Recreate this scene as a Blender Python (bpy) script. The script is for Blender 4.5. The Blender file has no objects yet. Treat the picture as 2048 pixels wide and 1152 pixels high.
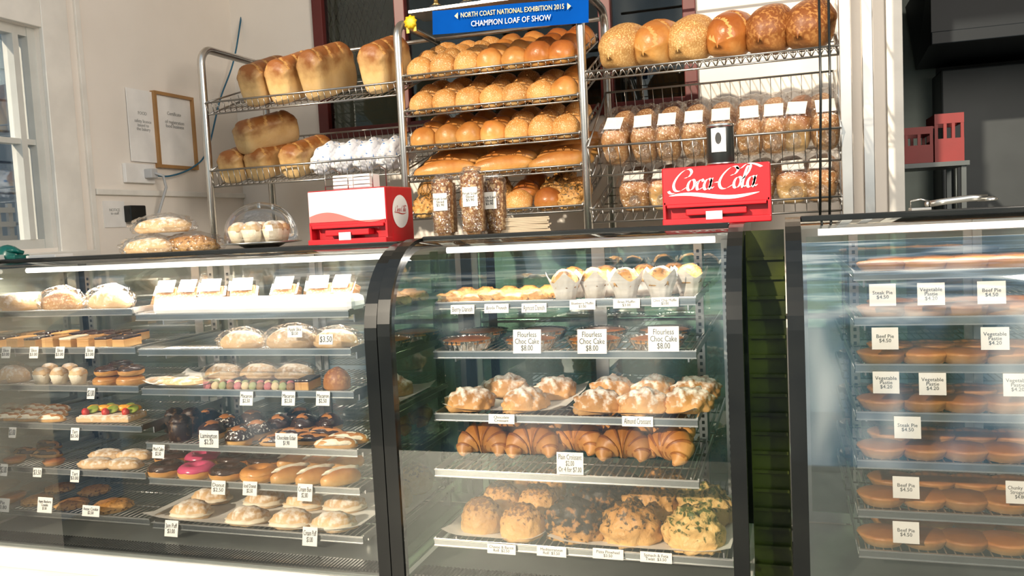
import bpy,bmesh,math,random
from mathutils import Vector,Matrix,noise,Euler
random.seed(7)
sc=bpy.context.scene
COL=sc.collection
# ------------------------------------------------------------ camera
FPX=1700.0;YAW=math.radians(18);PIT=math.radians(4.24);ROL=0.05
EYE=Vector((0,0,1.42))
F=Vector((-math.sin(YAW)*math.cos(PIT),math.cos(YAW)*math.cos(PIT),-math.sin(PIT)))
r0=Vector((math.cos(YAW),math.sin(YAW),0));u0=r0.cross(F)
R=math.cos(ROL)*r0-math.sin(ROL)*u0
U=math.sin(ROL)*r0+math.cos(ROL)*u0
cd=bpy.data.cameras.new('camera');cam=bpy.data.objects.new('camera',cd);COL.objects.link(cam)
cd.sensor_width=36;cd.lens=FPX/2048*36;cd.clip_start=.05
M=Matrix((R,U,-F)).transposed().to_4x4();M.translation=EYE;cam.matrix_world=M
sc.camera=cam
def P(u,v,X=None,Y=None,Z=None):
    "measure: the point of the world plane X=, Y= or Z= seen at photo pixel u,v"
    d=F+R*((u-1024)/FPX)-U*((v-576)/FPX)
    if Y is not None:t=(Y-EYE.y)/d.y
    elif X is not None:t=(X-EYE.x)/d.x
    else:t=(Z-EYE.z)/d.z
    return EYE+d*t
def XU(u,Y,z):
    t=(u-1024)/FPX;a=R-F*t
    return -(Y*a.y+(z-EYE.z)*a.z)/a.x
# ------------------------------------------------------------ materials
def nd(nt,t,**k):
    n=nt.nodes.new(t)
    for a,b in k.items():setattr(n,a,b)
    return n
MATS={}
def mat(name,c,rough=.5,metal=0,c2=None,sc_=8,bump=0,bs=40,emit=0,coat=0,spec=.5):
    if name in MATS:return MATS[name]
    m=bpy.data.materials.new(name);m.use_nodes=True;nt=m.node_tree
    b=nt.nodes['Principled BSDF'];L=nt.links
    b.inputs['Roughness'].default_value=rough;b.inputs['Metallic'].default_value=metal
    b.inputs['Coat Weight'].default_value=coat;b.inputs['Specular IOR Level'].default_value=spec
    tc=nd(nt,'ShaderNodeTexCoord')
    n=nd(nt,'ShaderNodeTexNoise');n.inputs['Scale'].default_value=sc_;n.inputs['Detail'].default_value=4
    L.new(tc.outputs['Object'],n.inputs['Vector'])
    rp=nd(nt,'ShaderNodeValToRGB');rp.color_ramp.elements[0].position=.35;rp.color_ramp.elements[1].position=.65
    c2=c2 or [x*.88 for x in c]
    rp.color_ramp.elements[0].color=(*c,1);rp.color_ramp.elements[1].color=(*c2,1)
    L.new(n.outputs['Fac'],rp.inputs['Fac']);L.new(rp.outputs['Color'],b.inputs['Base Color'])
    if bump:
        n2=nd(nt,'ShaderNodeTexNoise');n2.inputs['Scale'].default_value=bs;n2.inputs['Detail'].default_value=3
        L.new(tc.outputs['Object'],n2.inputs['Vector'])
        bp=nd(nt,'ShaderNodeBump');bp.inputs['Strength'].default_value=bump;bp.inputs['Distance'].default_value=.01
        L.new(n2.outputs['Fac'],bp.inputs['Height']);L.new(bp.outputs['Normal'],b.inputs['Normal'])
    if emit:
        L.new(rp.outputs['Color'],b.inputs['Emission Color']);b.inputs['Emission Strength'].default_value=emit
    MATS[name]=m;return m
def bread(name,low,mid,top,spk=None,ss=90,th=.6,rough=.45,bump=.25,soft=.03,topw=0):
    m=bpy.data.materials.new(name);m.use_nodes=True;nt=m.node_tree;L=nt.links
    low,mid,top=[(c[0]*.86,c[1]*.80,c[2]*.80) for c in (low,mid,top)]
    b=nt.nodes['Principled BSDF'];b.inputs['Roughness'].default_value=rough;b.inputs['Specular IOR Level'].default_value=.4
    tc=nd(nt,'ShaderNodeTexCoord');sx=nd(nt,'ShaderNodeSeparateXYZ');L.new(tc.outputs['Generated'],sx.inputs[0])
    n=nd(nt,'ShaderNodeTexNoise');n.inputs['Scale'].default_value=22;n.inputs['Detail'].default_value=5
    L.new(tc.outputs['Object'],n.inputs['Vector'])
    ma=nd(nt,'ShaderNodeMath',operation='MULTIPLY_ADD');ma.inputs[1].default_value=.7
    L.new(n.outputs['Fac'],ma.inputs[0]);
    ad=nd(nt,'ShaderNodeMath',operation='SUBTRACT');ad.inputs[1].default_value=.34
    L.new(sx.outputs['Z'],ad.inputs[0]);L.new(ad.outputs[0],ma.inputs[2])
    rp=nd(nt,'ShaderNodeValToRGB');e=rp.color_ramp.elements
    e[0].position=.1;e[0].color=(*low,1);e[1].position=.88;e[1].color=(*top,1)
    x=e.new(.45);x.color=(*mid,1)
    L.new(ma.outputs[0],rp.inputs['Fac'])
    out=rp.outputs['Color']
    oi=nd(nt,'ShaderNodeObjectInfo')
    mr=nd(nt,'ShaderNodeMapRange');mr.inputs['To Min'].default_value=.78;mr.inputs['To Max'].default_value=1.12
    L.new(oi.outputs['Random'],mr.inputs['Value'])
    hs=nd(nt,'ShaderNodeHueSaturation');L.new(mr.outputs[0],hs.inputs['Value']);L.new(out,hs.inputs['Color']);out=hs.outputs['Color']
    if spk:
        v=nd(nt,'ShaderNodeTexNoise');v.inputs['Scale'].default_value=ss;v.inputs['Detail'].default_value=3
        L.new(tc.outputs['Object'],v.inputs['Vector'])
        src=v.outputs['Fac']
        if topw:
            tm=nd(nt,'ShaderNodeMath',operation='MULTIPLY_ADD');tm.inputs[1].default_value=topw;L.new(sx.outputs['Z'],tm.inputs[0]);L.new(src,tm.inputs[2]);src=tm.outputs[0]
        g=nd(nt,'ShaderNodeMapRange');g.inputs['From Min'].default_value=th-soft;g.inputs['From Max'].default_value=th+soft
        L.new(src,g.inputs['Value'])
        mx=nd(nt,'ShaderNodeMix',data_type='RGBA');L.new(g.outputs[0],mx.inputs['Factor'])
        L.new(out,mx.inputs['A']);mx.inputs['B'].default_value=(*spk,1);out=mx.outputs['Result']
    L.new(out,b.inputs['Base Color'])
    n2=nd(nt,'ShaderNodeTexNoise');n2.inputs['Scale'].default_value=ss*.8;n2.inputs['Detail'].default_value=4
    L.new(tc.outputs['Object'],n2.inputs['Vector'])
    bp=nd(nt,'ShaderNodeBump');bp.inputs['Strength'].default_value=bump;bp.inputs['Distance'].default_value=.006
    L.new(n2.outputs['Fac'],bp.inputs['Height']);L.new(bp.outputs['Normal'],b.inputs['Normal'])
    MATS[name]=m;return m
def glass(name,tint=(1,1,1),refl=.05,edge=.6,rough=.01,bump=0,bs=20):
    m=bpy.data.materials.new(name);m.use_nodes=True;nt=m.node_tree;L=nt.links
    b=nt.nodes['Principled BSDF'];b.inputs['Metallic'].default_value=1;b.inputs['Roughness'].default_value=rough
    b.inputs['Base Color'].default_value=(*tint,1)
    lw=nd(nt,'ShaderNodeLayerWeight');lw.inputs['Blend'].default_value=.25
    mr=nd(nt,'ShaderNodeMapRange');mr.inputs['To Min'].default_value=refl;mr.inputs['To Max'].default_value=edge
    L.new(lw.outputs['Fresnel'],mr.inputs['Value']);L.new(mr.outputs[0],b.inputs['Alpha']);b.inputs['Alpha'].default_value=refl
    if bump:
        tc=nd(nt,'ShaderNodeTexCoord')
        n2=nd(nt,'ShaderNodeTexNoise');n2.inputs['Scale'].default_value=bs;L.new(tc.outputs['Object'],n2.inputs['Vector'])
        bp=nd(nt,'ShaderNodeBump');bp.inputs['Strength'].default_value=bump;bp.inputs['Distance'].default_value=.02
        L.new(n2.outputs['Fac'],bp.inputs['Height']);L.new(bp.outputs['Normal'],b.inputs['Normal'])
    m.diffuse_color=(*tint,.1);m.surface_render_method='BLENDED'
    MATS[name]=m;return m
def tinted(name,tint,refl,edge):
    m=bpy.data.materials.new(name);m.use_nodes=True;nt=m.node_tree;L=nt.links
    nt.nodes.remove(nt.nodes['Principled BSDF']);o=nt.nodes['Material Output']
    t=nd(nt,'ShaderNodeBsdfTransparent');t.inputs[0].default_value=(*tint,1)
    g=nd(nt,'ShaderNodeBsdfGlossy');g.inputs['Roughness'].default_value=.02
    lw=nd(nt,'ShaderNodeLayerWeight');lw.inputs['Blend'].default_value=.25
    mr=nd(nt,'ShaderNodeMapRange');mr.inputs['To Min'].default_value=refl;mr.inputs['To Max'].default_value=edge
    L.new(lw.outputs['Fresnel'],mr.inputs['Value'])
    mx=nd(nt,'ShaderNodeMixShader');L.new(mr.outputs[0],mx.inputs[0]);L.new(t.outputs[0],mx.inputs[1]);L.new(g.outputs[0],mx.inputs[2]);L.new(mx.outputs[0],o.inputs['Surface'])
    return m
steel=mat('brushed_steel',(.72,.70,.66),.28,1,(.6,.58,.55),6)
wirem=mat('chrome_wire',(.45,.43,.4),.3,1)
black=mat('black_rubber',(.006,.007,.007),.25,0,(.010,.011,.010),coat=.15,spec=.35)
whitep=mat('white_enamel',(.82,.81,.78),.3,0,(.76,.75,.72))
tagm=mat('tag_card',(.82,.79,.72),.45)
ink=mat('dark_ink',(.03,.03,.03),.6)
paper=mat('parchment',(.78,.76,.70),.6,0,(.66,.64,.58),10,.2,15)
redm=mat('red_plastic',(.52,.006,.014),.35,0,(.44,.005,.012),coat=.15)
whitem=mat('white_print',(.9,.88,.85),.35)
choc=mat('chocolate_icing',(.03,.012,.006),.22,0,(.05,.02,.01),20,.3,60)
cream=mat('whipped_cream',(.80,.72,.56),.5,0,(.72,.62,.45),30,.4,60)
pink=mat('pink_icing',(.60,.08,.17),.25,0,(.5,.05,.12))
foil=mat('foil',(.75,.75,.74),.22,1,None,8,.3,60)
alu=mat('aluminium_strip',(.55,.56,.54),.3,.9)
railm=mat('price_rail_metal',(.42,.44,.42),.2,.95)
deck=mat('steel_deck',(.26,.28,.26),.35,.7)
plastic=glass('clear_bag',(1,1,1),.08,.5,.10,.9,45)
dome_g=glass('dome_acrylic',(1,1,1),.07,.8,.03)
G_case=glass('case_glass',(.95,1,.97),.09,.75)
G_caseL=glass('case_glass_bright',(.97,1,.99),.11,.75)
G_caseR=glass('case_glass_reflective',(.95,1,.98),.30,.85,.03)
G_side=tinted('side_glass_green',(.38,.60,.38),.08,.6)
G_door=tinted('rear_door_glass',(.34,.50,.43),.16,.6)
G_doorL=tinted('rear_door_glass_pale',(.74,.80,.75),.22,.7)
# breads
B_bun=bread('bun_crust',(.84,.56,.22),(.72,.38,.10),(.46,.175,.035),rough=.36)
B_seed=bread('seeded_bun_crust',(.82,.54,.22),(.70,.38,.11),(.52,.235,.055),(.78,.58,.30),240,.61)
B_dark=bread('dark_bun_crust',(.68,.37,.11),(.50,.19,.04),(.29,.085,.016),rough=.33)
B_loaf=bread('tin_loaf_crust',(.90,.68,.34),(.84,.58,.24),(.32,.115,.025))
B_cut=bread('loaf_slash',(.8,.54,.22),(.74,.45,.16),(.62,.34,.10))
B_glaze=bread('caramel_glaze',(.7,.40,.13),(.62,.31,.08),(.5,.21,.04),rough=.25)
B_round=bread('seeded_loaf_crust',(.76,.48,.18),(.66,.38,.12),(.5,.25,.07),(.70,.46,.19),190,.57,soft=.06)
B_tiger=bread('tiger_loaf_crust',(.5,.24,.07),(.34,.125,.03),(.25,.08,.018),(.42,.19,.055),95,.56,soft=.06)
B_past=bread('pastry_gold',(.82,.54,.22),(.70,.38,.11),(.44,.175,.035),None,60)
B_pastd=bread('pastry_edge',(.64,.34,.09),(.46,.195,.04),(.25,.08,.016),None,60)
B_sug=bread('sugared_pastry',(.74,.44,.16),(.66,.35,.11),(.45,.21,.055),(.84,.79,.70),60,.82,.6,.5,.14,.4)
B_sav=bread('savoury_topping',(.80,.52,.19),(.68,.38,.11),(.48,.23,.05),(.07,.04,.012),65,.78,.5,1,.05,.34)
B_green=bread('spinach_topping',(.80,.55,.22),(.72,.48,.17),(.62,.44,.15),(.07,.085,.015),65,.76,.5,1,.05,.32)
B_darkt=bread('olive_topping',(.70,.42,.13),(.42,.2,.05),(.2,.085,.02),(.018,.013,.007),55,.61,.5,1,.06,.3)
B_crumb=bread('crumb_topping',(.82,.54,.21),(.70,.40,.12),(.52,.25,.06),(.17,.07,.018),85,.91,.5,.8,.05,.5)
B_cook=bread('cookie_crust',(.74,.48,.18),(.64,.37,.11),(.48,.23,.055),(.16,.07,.02),85,.59,.5,.8,.04)
B_pale=bread('pale_pastry',(.84,.62,.34),(.80,.57,.29),(.70,.45,.19),(.84,.77,.66),60,.82,.6,.4,.14,.4)
B_brown=bread('brown_bread',(.56,.34,.15),(.50,.28,.11),(.38,.18,.06),(.62,.45,.26),140,.58)
B_fruit=bread('fruit_loaf',(.36,.19,.07),(.3,.14,.045),(.24,.1,.03),(.56,.38,.2),120,.55)
B_cake=bread('dark_cake',(.05,.02,.01),(.04,.018,.009),(.03,.012,.006),(.10,.05,.02),80,.6)
B_sprk=bread('sprinkled_icing',(.04,.018,.01),(.04,.018,.01),(.04,.018,.01),(.9,.88,.8),130,.6)
B_print=bread('printed_bag',(.95,1,1.05),(.93,1,1.05),(.93,1,1.05),(.08,.22,.5),42,.63,.3,.6,.01)
# ------------------------------------------------------------ mesh builder
class MB:
    def __init__(s):s.v=[];s.f=[];s.m=[];s.s=[];s.i=0
    def add(s,vs,fs,sm=False,mi=None):
        o=len(s.v);s.v+=[tuple(v) for v in vs]
        for k,f in enumerate(fs):
            s.f.append([i+o for i in f]);s.m.append(mi[k] if mi else s.i);s.s.append(sm)
        return s
    def bm(s,bm,sm=False):
        bm.verts.index_update();s.add([v.co for v in bm.verts],[[v.index for v in f.verts] for f in bm.faces],sm);bm.free();return s
    def box(s,c,d,bev=0,rot=None):
        bm=bmesh.new();bmesh.ops.create_cube(bm,size=1)
        for v in bm.verts:v.co=Vector((v.co.x*d[0],v.co.y*d[1],v.co.z*d[2]))
        if bev:bmesh.ops.bevel(bm,geom=bm.edges[:],offset=bev,segments=2,profile=.5,affect='EDGES')
        mt=Euler(rot).to_matrix() if rot else None
        for v in bm.verts:
            if mt:v.co=mt@v.co
            v.co+=Vector(c)
        return s.bm(bm)
    def b2(s,lo,hi,bev=0):
        return s.box([(a+b)/2 for a,b in zip(lo,hi)],[abs(b-a) for a,b in zip(lo,hi)],bev)
    def tube(s,pts,r,n=8,closed=False,sm=True,rfn=None):
        pts=[Vector(p) for p in pts];N=len(pts);vs=[];pr=None
        for i,p in enumerate(pts):
            a=pts[(i-1)%N] if (closed or i>0) else p;b=pts[(i+1)%N] if (closed or i<N-1) else p
            t=(b-a).normalized()
            if pr is None:
                pr=t.cross(Vector((0,0,1)))
                if pr.length<.1:pr=t.cross(Vector((1,0,0)))
            pr=(pr-t*pr.dot(t)).normalized();q=t.cross(pr)
            rr=rfn(i/(N-1)) if rfn else r
            for k in range(n):
                an=2*math.pi*(k+.5)/n;vs.append(p+(pr*math.cos(an)+q*math.sin(an))*rr)
        fs=[]
        for i in range(N if closed else N-1):
            for k in range(n):
                a=i*n+k;b=i*n+(k+1)%n;c=((i+1)%N)*n+(k+1)%n;d=((i+1)%N)*n+k;fs.append([a,b,c,d])
        if not closed:fs+= [list(range(n))[::-1],[(N-1)*n+k for k in range(n)]]
        return s.add(vs,fs,sm)
    def w(s,p,q,r=.0022):return s.tube([p,q],r,4)
    def lathe(s,prof,n=32,c=(0,0,0),fl=None,sm=True):
        vs=[];fs=[]
        for j,(r,z) in enumerate(prof):
            for k in range(n):
                a=2*math.pi*k/n;rr,zz=(fl(a,r,z) if fl else (r,z))
                vs.append((c[0]+rr*math.cos(a),c[1]+rr*math.sin(a),c[2]+zz))
        for j in range(len(prof)-1):
            for k in range(n):
                fs.append([j*n+k,j*n+(k+1)%n,(j+1)*n+(k+1)%n,(j+1)*n+k])
        if prof[0][0]>1e-4:fs.append(list(range(n))[::-1])
        if prof[-1][0]>1e-4 and not getattr(s,'open',False):fs.append([(len(prof)-1)*n+k for k in range(n)])
        return s.add(vs,fs,sm)
    def blob(s,rx,ry,rz,amp=.05,fr=2,seed=0,flat=.35,sub=3,c=(0,0,0),fn=None):
        bm=bmesh.new();bmesh.ops.create_icosphere(bm,subdivisions=sub,radius=1)
        for v in bm.verts:
            p=v.co.normalized();r=1+amp*noise.noise(p*fr+Vector((seed*3.1,seed*1.7,seed)))+amp*.5*noise.noise(p*fr*2.7+Vector((seed,2,seed)))
            if fn:r*=fn(p)
            p=p*r;z=max(p.z,-flat)
            v.co=Vector((p.x*rx+c[0],p.y*ry+c[1],(z+flat)*rz+c[2]))
        return s.bm(bm,True)
    def mesh(s,name,*mats,fix=False):
        me=bpy.data.meshes.new(name);me.from_pydata(s.v,[],s.f)
        for m in mats:me.materials.append(m)
        me.polygons.foreach_set('material_index',s.m);me.polygons.foreach_set('use_smooth',s.s);me.update()
        if fix:
            bm=bmesh.new();bm.from_mesh(me);bmesh.ops.recalc_face_normals(bm,faces=bm.faces[:]);bm.to_mesh(me);bm.free()
        return me
def mk(name,data=None,parent=None,loc=(0,0,0),rot=(0,0,0),scale=(1,1,1),label=None,cat=None,group=None,kind=None):
    o=bpy.data.objects.new(name,data);COL.objects.link(o)
    o.location=loc;o.rotation_euler=rot;o.scale=scale if hasattr(scale,'__len__') else (scale,)*3
    if parent:o.parent=parent
    if label:o['label']=label
    if cat:o['category']=cat
    if group:o['group']=group
    if kind:o['kind']=kind
    return o
def inst(t,name,label,cat,loc,rot=(0,0,0),scale=1,group=None):
    if isinstance(t,bpy.types.Mesh):t=[(None,t,None)]
    o=mk(name,t[0][1],None,loc,rot,scale,label,cat,group)
    for pn,me,pl in t[1:]:mk(pn,me,o,label=pl)
    return o
TX={}
def textmesh(s,size,m=None,ext=.0003,fit=None):
    k=(s,round(size,5),m.name if m else '',fit)
    if k in TX:return TX[k]
    c=bpy.data.curves.new('t','FONT');c.body=s;c.size=size;c.align_x='CENTER';c.align_y='CENTER';c.extrude=ext;c.resolution_u=2
    c.space_line=.85
    o=bpy.data.objects.new('t',c);COL.objects.link(o);bpy.context.view_layer.update()
    me=bpy.data.meshes.new_from_object(o.evaluated_get(bpy.context.evaluated_depsgraph_get()))
    bpy.data.objects.remove(o);me.materials.clear();me.materials.append(m or ink)
    xs=[v.co.x for v in me.vertices]
    if fit and xs and max(xs)-min(xs)>fit:
        k2=fit/(max(xs)-min(xs))
        for v in me.vertices:v.co.x*=k2
    TX[k]=me;return me
H90=math.pi/2
# ------------------------------------------------------------ templates
def T1(name,fn,*m,fix=False):
    b=MB();fn(b);return b.mesh(name,*m,fix=fix)
buns=[T1('bun',lambda b,i=i:b.blob(.056,.056,.052,.08,1.6,i,.38),B_bun) for i in range(4)]
sbuns=[T1('seeded_bun',lambda b,i=i:b.blob(.056,.056,.052,.08,1.6,i+5,.38),B_seed) for i in range(4)]
dbuns=[T1('dark_bun',lambda b,i=i:b.blob(.058,.056,.054,.08,1.6,i+9,.38),B_dark) for i in range(2)]
longr=[T1('long_roll',lambda b,i=i:b.blob(.12,.036,.042,.05,1.6,i+2,.38),B_bun) for i in range(2)]
def loafmesh(w,h,l,seed,dome=.35,m=(B_loaf,B_cut),slash=True,round_=False):
    b=MB();NY=34;NS=40;vs=[];fs=[];mi=[]
    for j in range(NY+1):
        t=-1+2*j/NY
        if round_:e=math.sqrt(max(0,1-abs(t)**2.6));wx=max(e,.05);wz=max(e,.05)
        else:
            q_=max(0,(abs(t)-.8)/.2);wx=1-.10*q_**2;wz=1-.30*q_**2.5
        yy=t*l/2
        for k in range(NS):
            a=2*math.pi*k/NS;c,s_=math.cos(a),math.sin(a)
            n=5 if s_<0 else 2.3
            rr=(abs(c)**n+abs(s_)**n)**(-1/n)
            x=c*rr*w/2;z=s_*rr
            if z<0:
                x*=.90+.10*(1+z);z=z*h*(1-dome);ze=z*(wz if round_ else 1)
            else:
                x*=1.0+.07*math.sin(min(1,z*1.6)*math.pi);z=z*h*dome;ze=z*wz
            x*=wx
            q=Vector((x,yy,ze));nn=noise.noise(q*14+Vector((seed*5,0,0)))*.006+noise.noise(q*40+Vector((seed*5,0,0)))*.0015
            x+=nn;ze+=nn*.7
            if slash and s_>.35:
                ph=(t*1.6+c*.5)%1.0
                if ph<.15:ze-=.005*math.sin(ph/.15*math.pi)
            vs.append((x,yy,ze+h*(1-dome)))
    for j in range(NY):
        for k in range(NS):
            fs.append([j*NS+k,j*NS+(k+1)%NS,(j+1)*NS+(k+1)%NS,(j+1)*NS+k])
            t=-1+2*(j+.5)/NY;a=2*math.pi*(k+.5)/NS
            ph=(t*1.6+math.cos(a)*.5)%1.0
            mi.append(1 if (slash and math.sin(a)>.35 and ph<.15) else 0)
    cz=h*(1-dome)*.72
    for j,sg in((0,-1),(NY,1)):
        base=j*NS;prev=[base+k for k in range(NS)]
        for fr,out in((.9,.010),(.7,.014),(.35,.016)):
            cur=[]
            for k in range(NS):
                x,y,z=vs[base+k];cur.append(len(vs));vs.append((x*fr,y+sg*(out if not round_ else out*.15),cz+(z-cz)*fr))
            for k in range(NS):fs.append([prev[k],prev[(k+1)%NS],cur[(k+1)%NS],cur[k]]);mi.append(0)
            prev=cur
        fs.append(prev);mi.append(0)
    b.add(vs,fs,True,mi)
    return b.mesh('loaf',*m,fix=True)
loafA=[loafmesh(.125,.175,.25,i) for i in range(3)]
loafR=[loafmesh(.15,.145,.235,i+4,.55,(B_round,B_round),False,True) for i in range(2)]
loafS=loafmesh(.148,.145,.235,8,.55,(B_bun,B_cut),True,True)
loafD=loafmesh(.148,.145,.235,9,.55,(B_dark,B_cut),True,True)
loafT=[loafmesh(.15,.15,.24,i+11,.55,(B_tiger,B_tiger),False,True) for i in range(2)]
def crois(b,R0=.052,r=.033,seed=0):
    NT=72;n=18;vs=[];fs=[];mi=[]
    for i in range(NT+1):
        t=-1+2*i/NT;an=t*1.95
        seg=(abs(t)*3.6+.45)%1
        rr=r*(max(0.0,1-abs(t)**1.6)**.8)*(.86+.30*(1-seg)**.8)*(1+.06*noise.noise(Vector((t*6,seed,0))))+.003
        cx,cy=R0*math.sin(an),R0*math.cos(an)
        o=Vector((math.sin(an),math.cos(an),0))
        for k in range(n):
            a=2*math.pi*k/n
            p=Vector((cx,cy,0))+o*math.cos(a)*rr+Vector((0,0,1))*math.sin(a)*rr*.9
            vs.append((p.x,p.y,p.z+r*.9))
    for i in range(NT):
        t=-1+2*(i+.5)/NT;seg=(abs(t)*3.6+.45)%1
        for k in range(n):
            fs.append([i*n+k,(i+1)*n+k,(i+1)*n+(k+1)%n,i*n+(k+1)%n]);mi.append(1 if seg<.22 and k%7 else 0)
    fs+=[list(range(n)),[NT*n+k for k in range(n)][::-1]];mi+=[0,0]
    b.add(vs,fs,True,mi)
crs=[T1('croissant',lambda b,i=i:crois(b,.048,.039,i),B_past,B_pastd,fix=True) for i in range(3)]
def lay(p):return 1+.05*math.sin(p.x*14+2*p.y)
acro=[T1('sugared_croissant',lambda b,i=i:b.blob(.072,.046,.05,.22,2.4,i+3,.3,4,fn=lay),B_sug) for i in range(3)]
mound=lambda nm,m,i,s=1,amp=.36,sx_=.072,sy_=.058:T1(nm,lambda b:b.blob(sx_*s,sy_*s,.07*s,amp,3.0,i,.35,4,fn=lambda p:1+(.09 if p.z>0 else .0)*noise.noise(p*8+Vector((i,0,0)))),m)
sav=[mound('savoury_scroll',B_crumb,i,1,.1,.062,.066) for i in(1,2)];savd=[mound('savoury_scroll',B_darkt,i,1.1,.28) for i in(3,4)]
savg=[mound('savoury_scroll',B_green,i,1.1,.28) for i in(5,6)];savs=[mound('savoury_scroll',B_sav,i,1.1,.26) for i in(7,8)]
dani=T1('danish',lambda b:b.blob(.05,.042,.024,.3,3,4,.3,3),B_past)
danis=T1('sugared_danish',lambda b:b.blob(.05,.042,.028,.3,3,6,.3,3),B_cook)
puffs=[T1('cream_puff',lambda b,i=i:b.blob(.07,.045,.042,.18,2.4,i,.25,3),B_pale) for i in(1,2)]
puffc=T1('cream',lambda b:b.blob(.073,.047,.012,.12,5,4,.5,3,c=(0,-.004,.006)),cream)
PUFF=[[(None,p,None),('cream_filling',puffc,'white whipped cream')] for p in puffs]
def fluted(a,r,z):return (r*(1+.035*math.sin(a*24)),z)
def mkopen(fn,*m):
    b=MB();b.open=True;fn(b);return b.mesh('shell',*m)
foilm=mkopen(lambda b:b.lathe([(.058,0),(.06,.002),(.078,.03),(.083,.031)],96,fl=lambda a,r,z:(r*(1+.03*math.sin(a*30)),z)),foil)
pief=T1('filling',lambda b:b.blob(.074,.074,.012,.1,3,2,.2,3,c=(0,0,.02)),B_dark)
PIE=[(None,foilm,None),('cake_filling',pief,'baked brown cake surface')]
piec=T1('pie',lambda b:(b.lathe([(.042,0),(.055,.02),(.057,.024),(.05,.027),(0.0,.031)],48,fl=lambda a,r,z:(r*(1+(.02*math.sin(a*16) if z>.015 else 0)),z))),B_past)
def tulip(a,r,z):
    k=max(0,z/.065);tri=abs(((a*4/(2*math.pi))%1)*2-1)
    return (r*(1+.22*k*k*tri+.02*math.sin(a*12)),z+.030*k*k*tri**1.5-.014*k*k)
cup=mkopen(lambda b:b.lathe([(.026,0),(.03,.02),(.034,.035),(.038,.046),(.041,.056),(.043,.066)],64,fl=tulip),mat('muffin_paper',(.66,.63,.57),.6,0,(.56,.53,.47),20,.3,30))
mtop=T1('top',lambda b:b.blob(.038,.038,.040,.14,3,3,.3,3,c=(0,0,.036)),B_cook)
MUF=[(None,cup,None),('muffin_top',mtop,'golden crumbly muffin')]
pan=T1('cupcake_case',lambda b:b.lathe([(.022,0),(.031,.035),(.029,.036),(0,.03)],48,fl=fluted),cream)
cct=T1('cct',lambda b:b.blob(.03,.03,.024,.15,3,1,.2,3,c=(0,0,.03)),B_pale)
CUPC=[(None,pan,None),('cupcake_top',cct,'pale sugar-dusted top')]
def donut(b,R0=.034,r=.021,up=False):
    N,n=40,16;vs=[];fs=[]
    for i in range(N):
        a=2*math.pi*i/N
        for k in range(n):
            t=2*math.pi*k/n;z=math.sin(t)*r
            g=1.06 if up else 1
            if up:z=max(z,r*(.15+.14*math.sin(a*7)))
            rr=R0+math.cos(t)*r*g*(1 if not up or math.sin(t)>0 else .9);vs.append((rr*math.cos(a),rr*math.sin(a),z*(.95*g)+r*.9))
    for i in range(N):
        for k in range(n):fs.append([i*n+k,((i+1)%N)*n+k,((i+1)%N)*n+(k+1)%n,i*n+(k+1)%n])
    b.add(vs,fs,True)
dn=T1('doughnut',lambda b:donut(b),B_bun)
DON={k:[(None,dn,None),('icing',T1('icing',lambda b:donut(b,up=True),m),l)] for k,m,l in(('p',pink,'pink icing'),('c',choc,'chocolate icing'),('s',B_sprk,'chocolate icing with white sprinkles'),('n',B_glaze,'caramel icing'))}
balld=T1('ball',lambda b:b.blob(.04,.04,.04,.06,2,2,.4),B_bun)
BALL={k:[(None,balld,None),('icing',T1('ic',lambda b:b.blob(.043,.043,.036,.1,4,3,-.05,3,c=(0,0,.02)),m),l)] for k,m,l in(('c',choc,'glossy chocolate icing'),('s',B_sprk,'chocolate icing with white sprinkles'))}
ecl=T1('eclair',lambda b:b.blob(.065,.022,.024,.06,2,2,.4),B_past)
ECL={k:[(None,ecl,None),('icing',T1('ic',lambda b:b.blob(.064,.0225,.022,.06,4,3,-.05,3,c=(0,0,.012)),m),l)] for k,m,l in(('c',choc,'chocolate icing'),('w',cream,'white cream icing'))}
fing=T1('fing',lambda b:b.blob(.065,.03,.034,.05,2,2,.4),B_bun)
FING=[(None,fing,None),('cream_filling',T1('fc',lambda b:b.blob(.058,.008,.012,.25,8,3,.3,3,c=(0,0,.036)),cream),'piped cream')]
cook=[T1('cookie',lambda b,i=i:b.blob(.055,.055,.018,.16,3,i,.4,4),B_cook) for i in(1,2)]
slc=T1('slice',lambda b:b.box((0,0,.014),(.045,.09,.028),.003),B_cut)
SLI={k:[(None,slc,None),('icing',T1('ic',lambda b:b.box((0,0,.031),(.045,.09,.007),.002),m),l)] for k,m,l in(('c',B_sprk,'speckled chocolate top'),('y',B_cut,'golden glaze'),('d',choc,'dark chocolate top'),('w',cream,'cream top'))}
cakeb=T1('cakeb',lambda b:b.lathe([(.028,0),(.034,.006),(.034,.05),(.028,.058),(0,.06)],32,fl=lambda a,r,z:(r*(1+.04*noise.noise(Vector((math.cos(a)*2,math.sin(a)*2,z*40)))),z)),B_cake)
bagloaf_in={k:loafmesh(.118,.125,.215,20,.4,(m,B_cut),False) for k,m in(('b',B_brown),('y',B_loaf))}
def sqbag(b):
    bm=bmesh.new();bmesh.ops.create_cube(bm,size=1);bmesh.ops.subdivide_edges(bm,edges=bm.edges[:],cuts=9,use_grid_fill=True)
    for v in bm.verts:
        c=v.co*2;n6=(abs(c.x)**5+abs(c.y)**5+abs(c.z)**5)**(-.2);c=c*n6*1.12
        k=1+.10*noise.noise(c*3.2)+.05*noise.noise(c*8);v.co=Vector((c.x*.066*k,c.y*.12*k,(c.z*k+.86)*.072))
        v.co.z=max(v.co.z,0)
    b.bm(bm,True)
    pts=[(0,-.125,.05),(.004,-.14,.05),(.0,-.155,.055),(.008,-.175,.06)]
    b.tube(pts,.01,10,rfn=lambda t:[.022,.007,.012,.026][min(3,int(t*3.01))])
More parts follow.
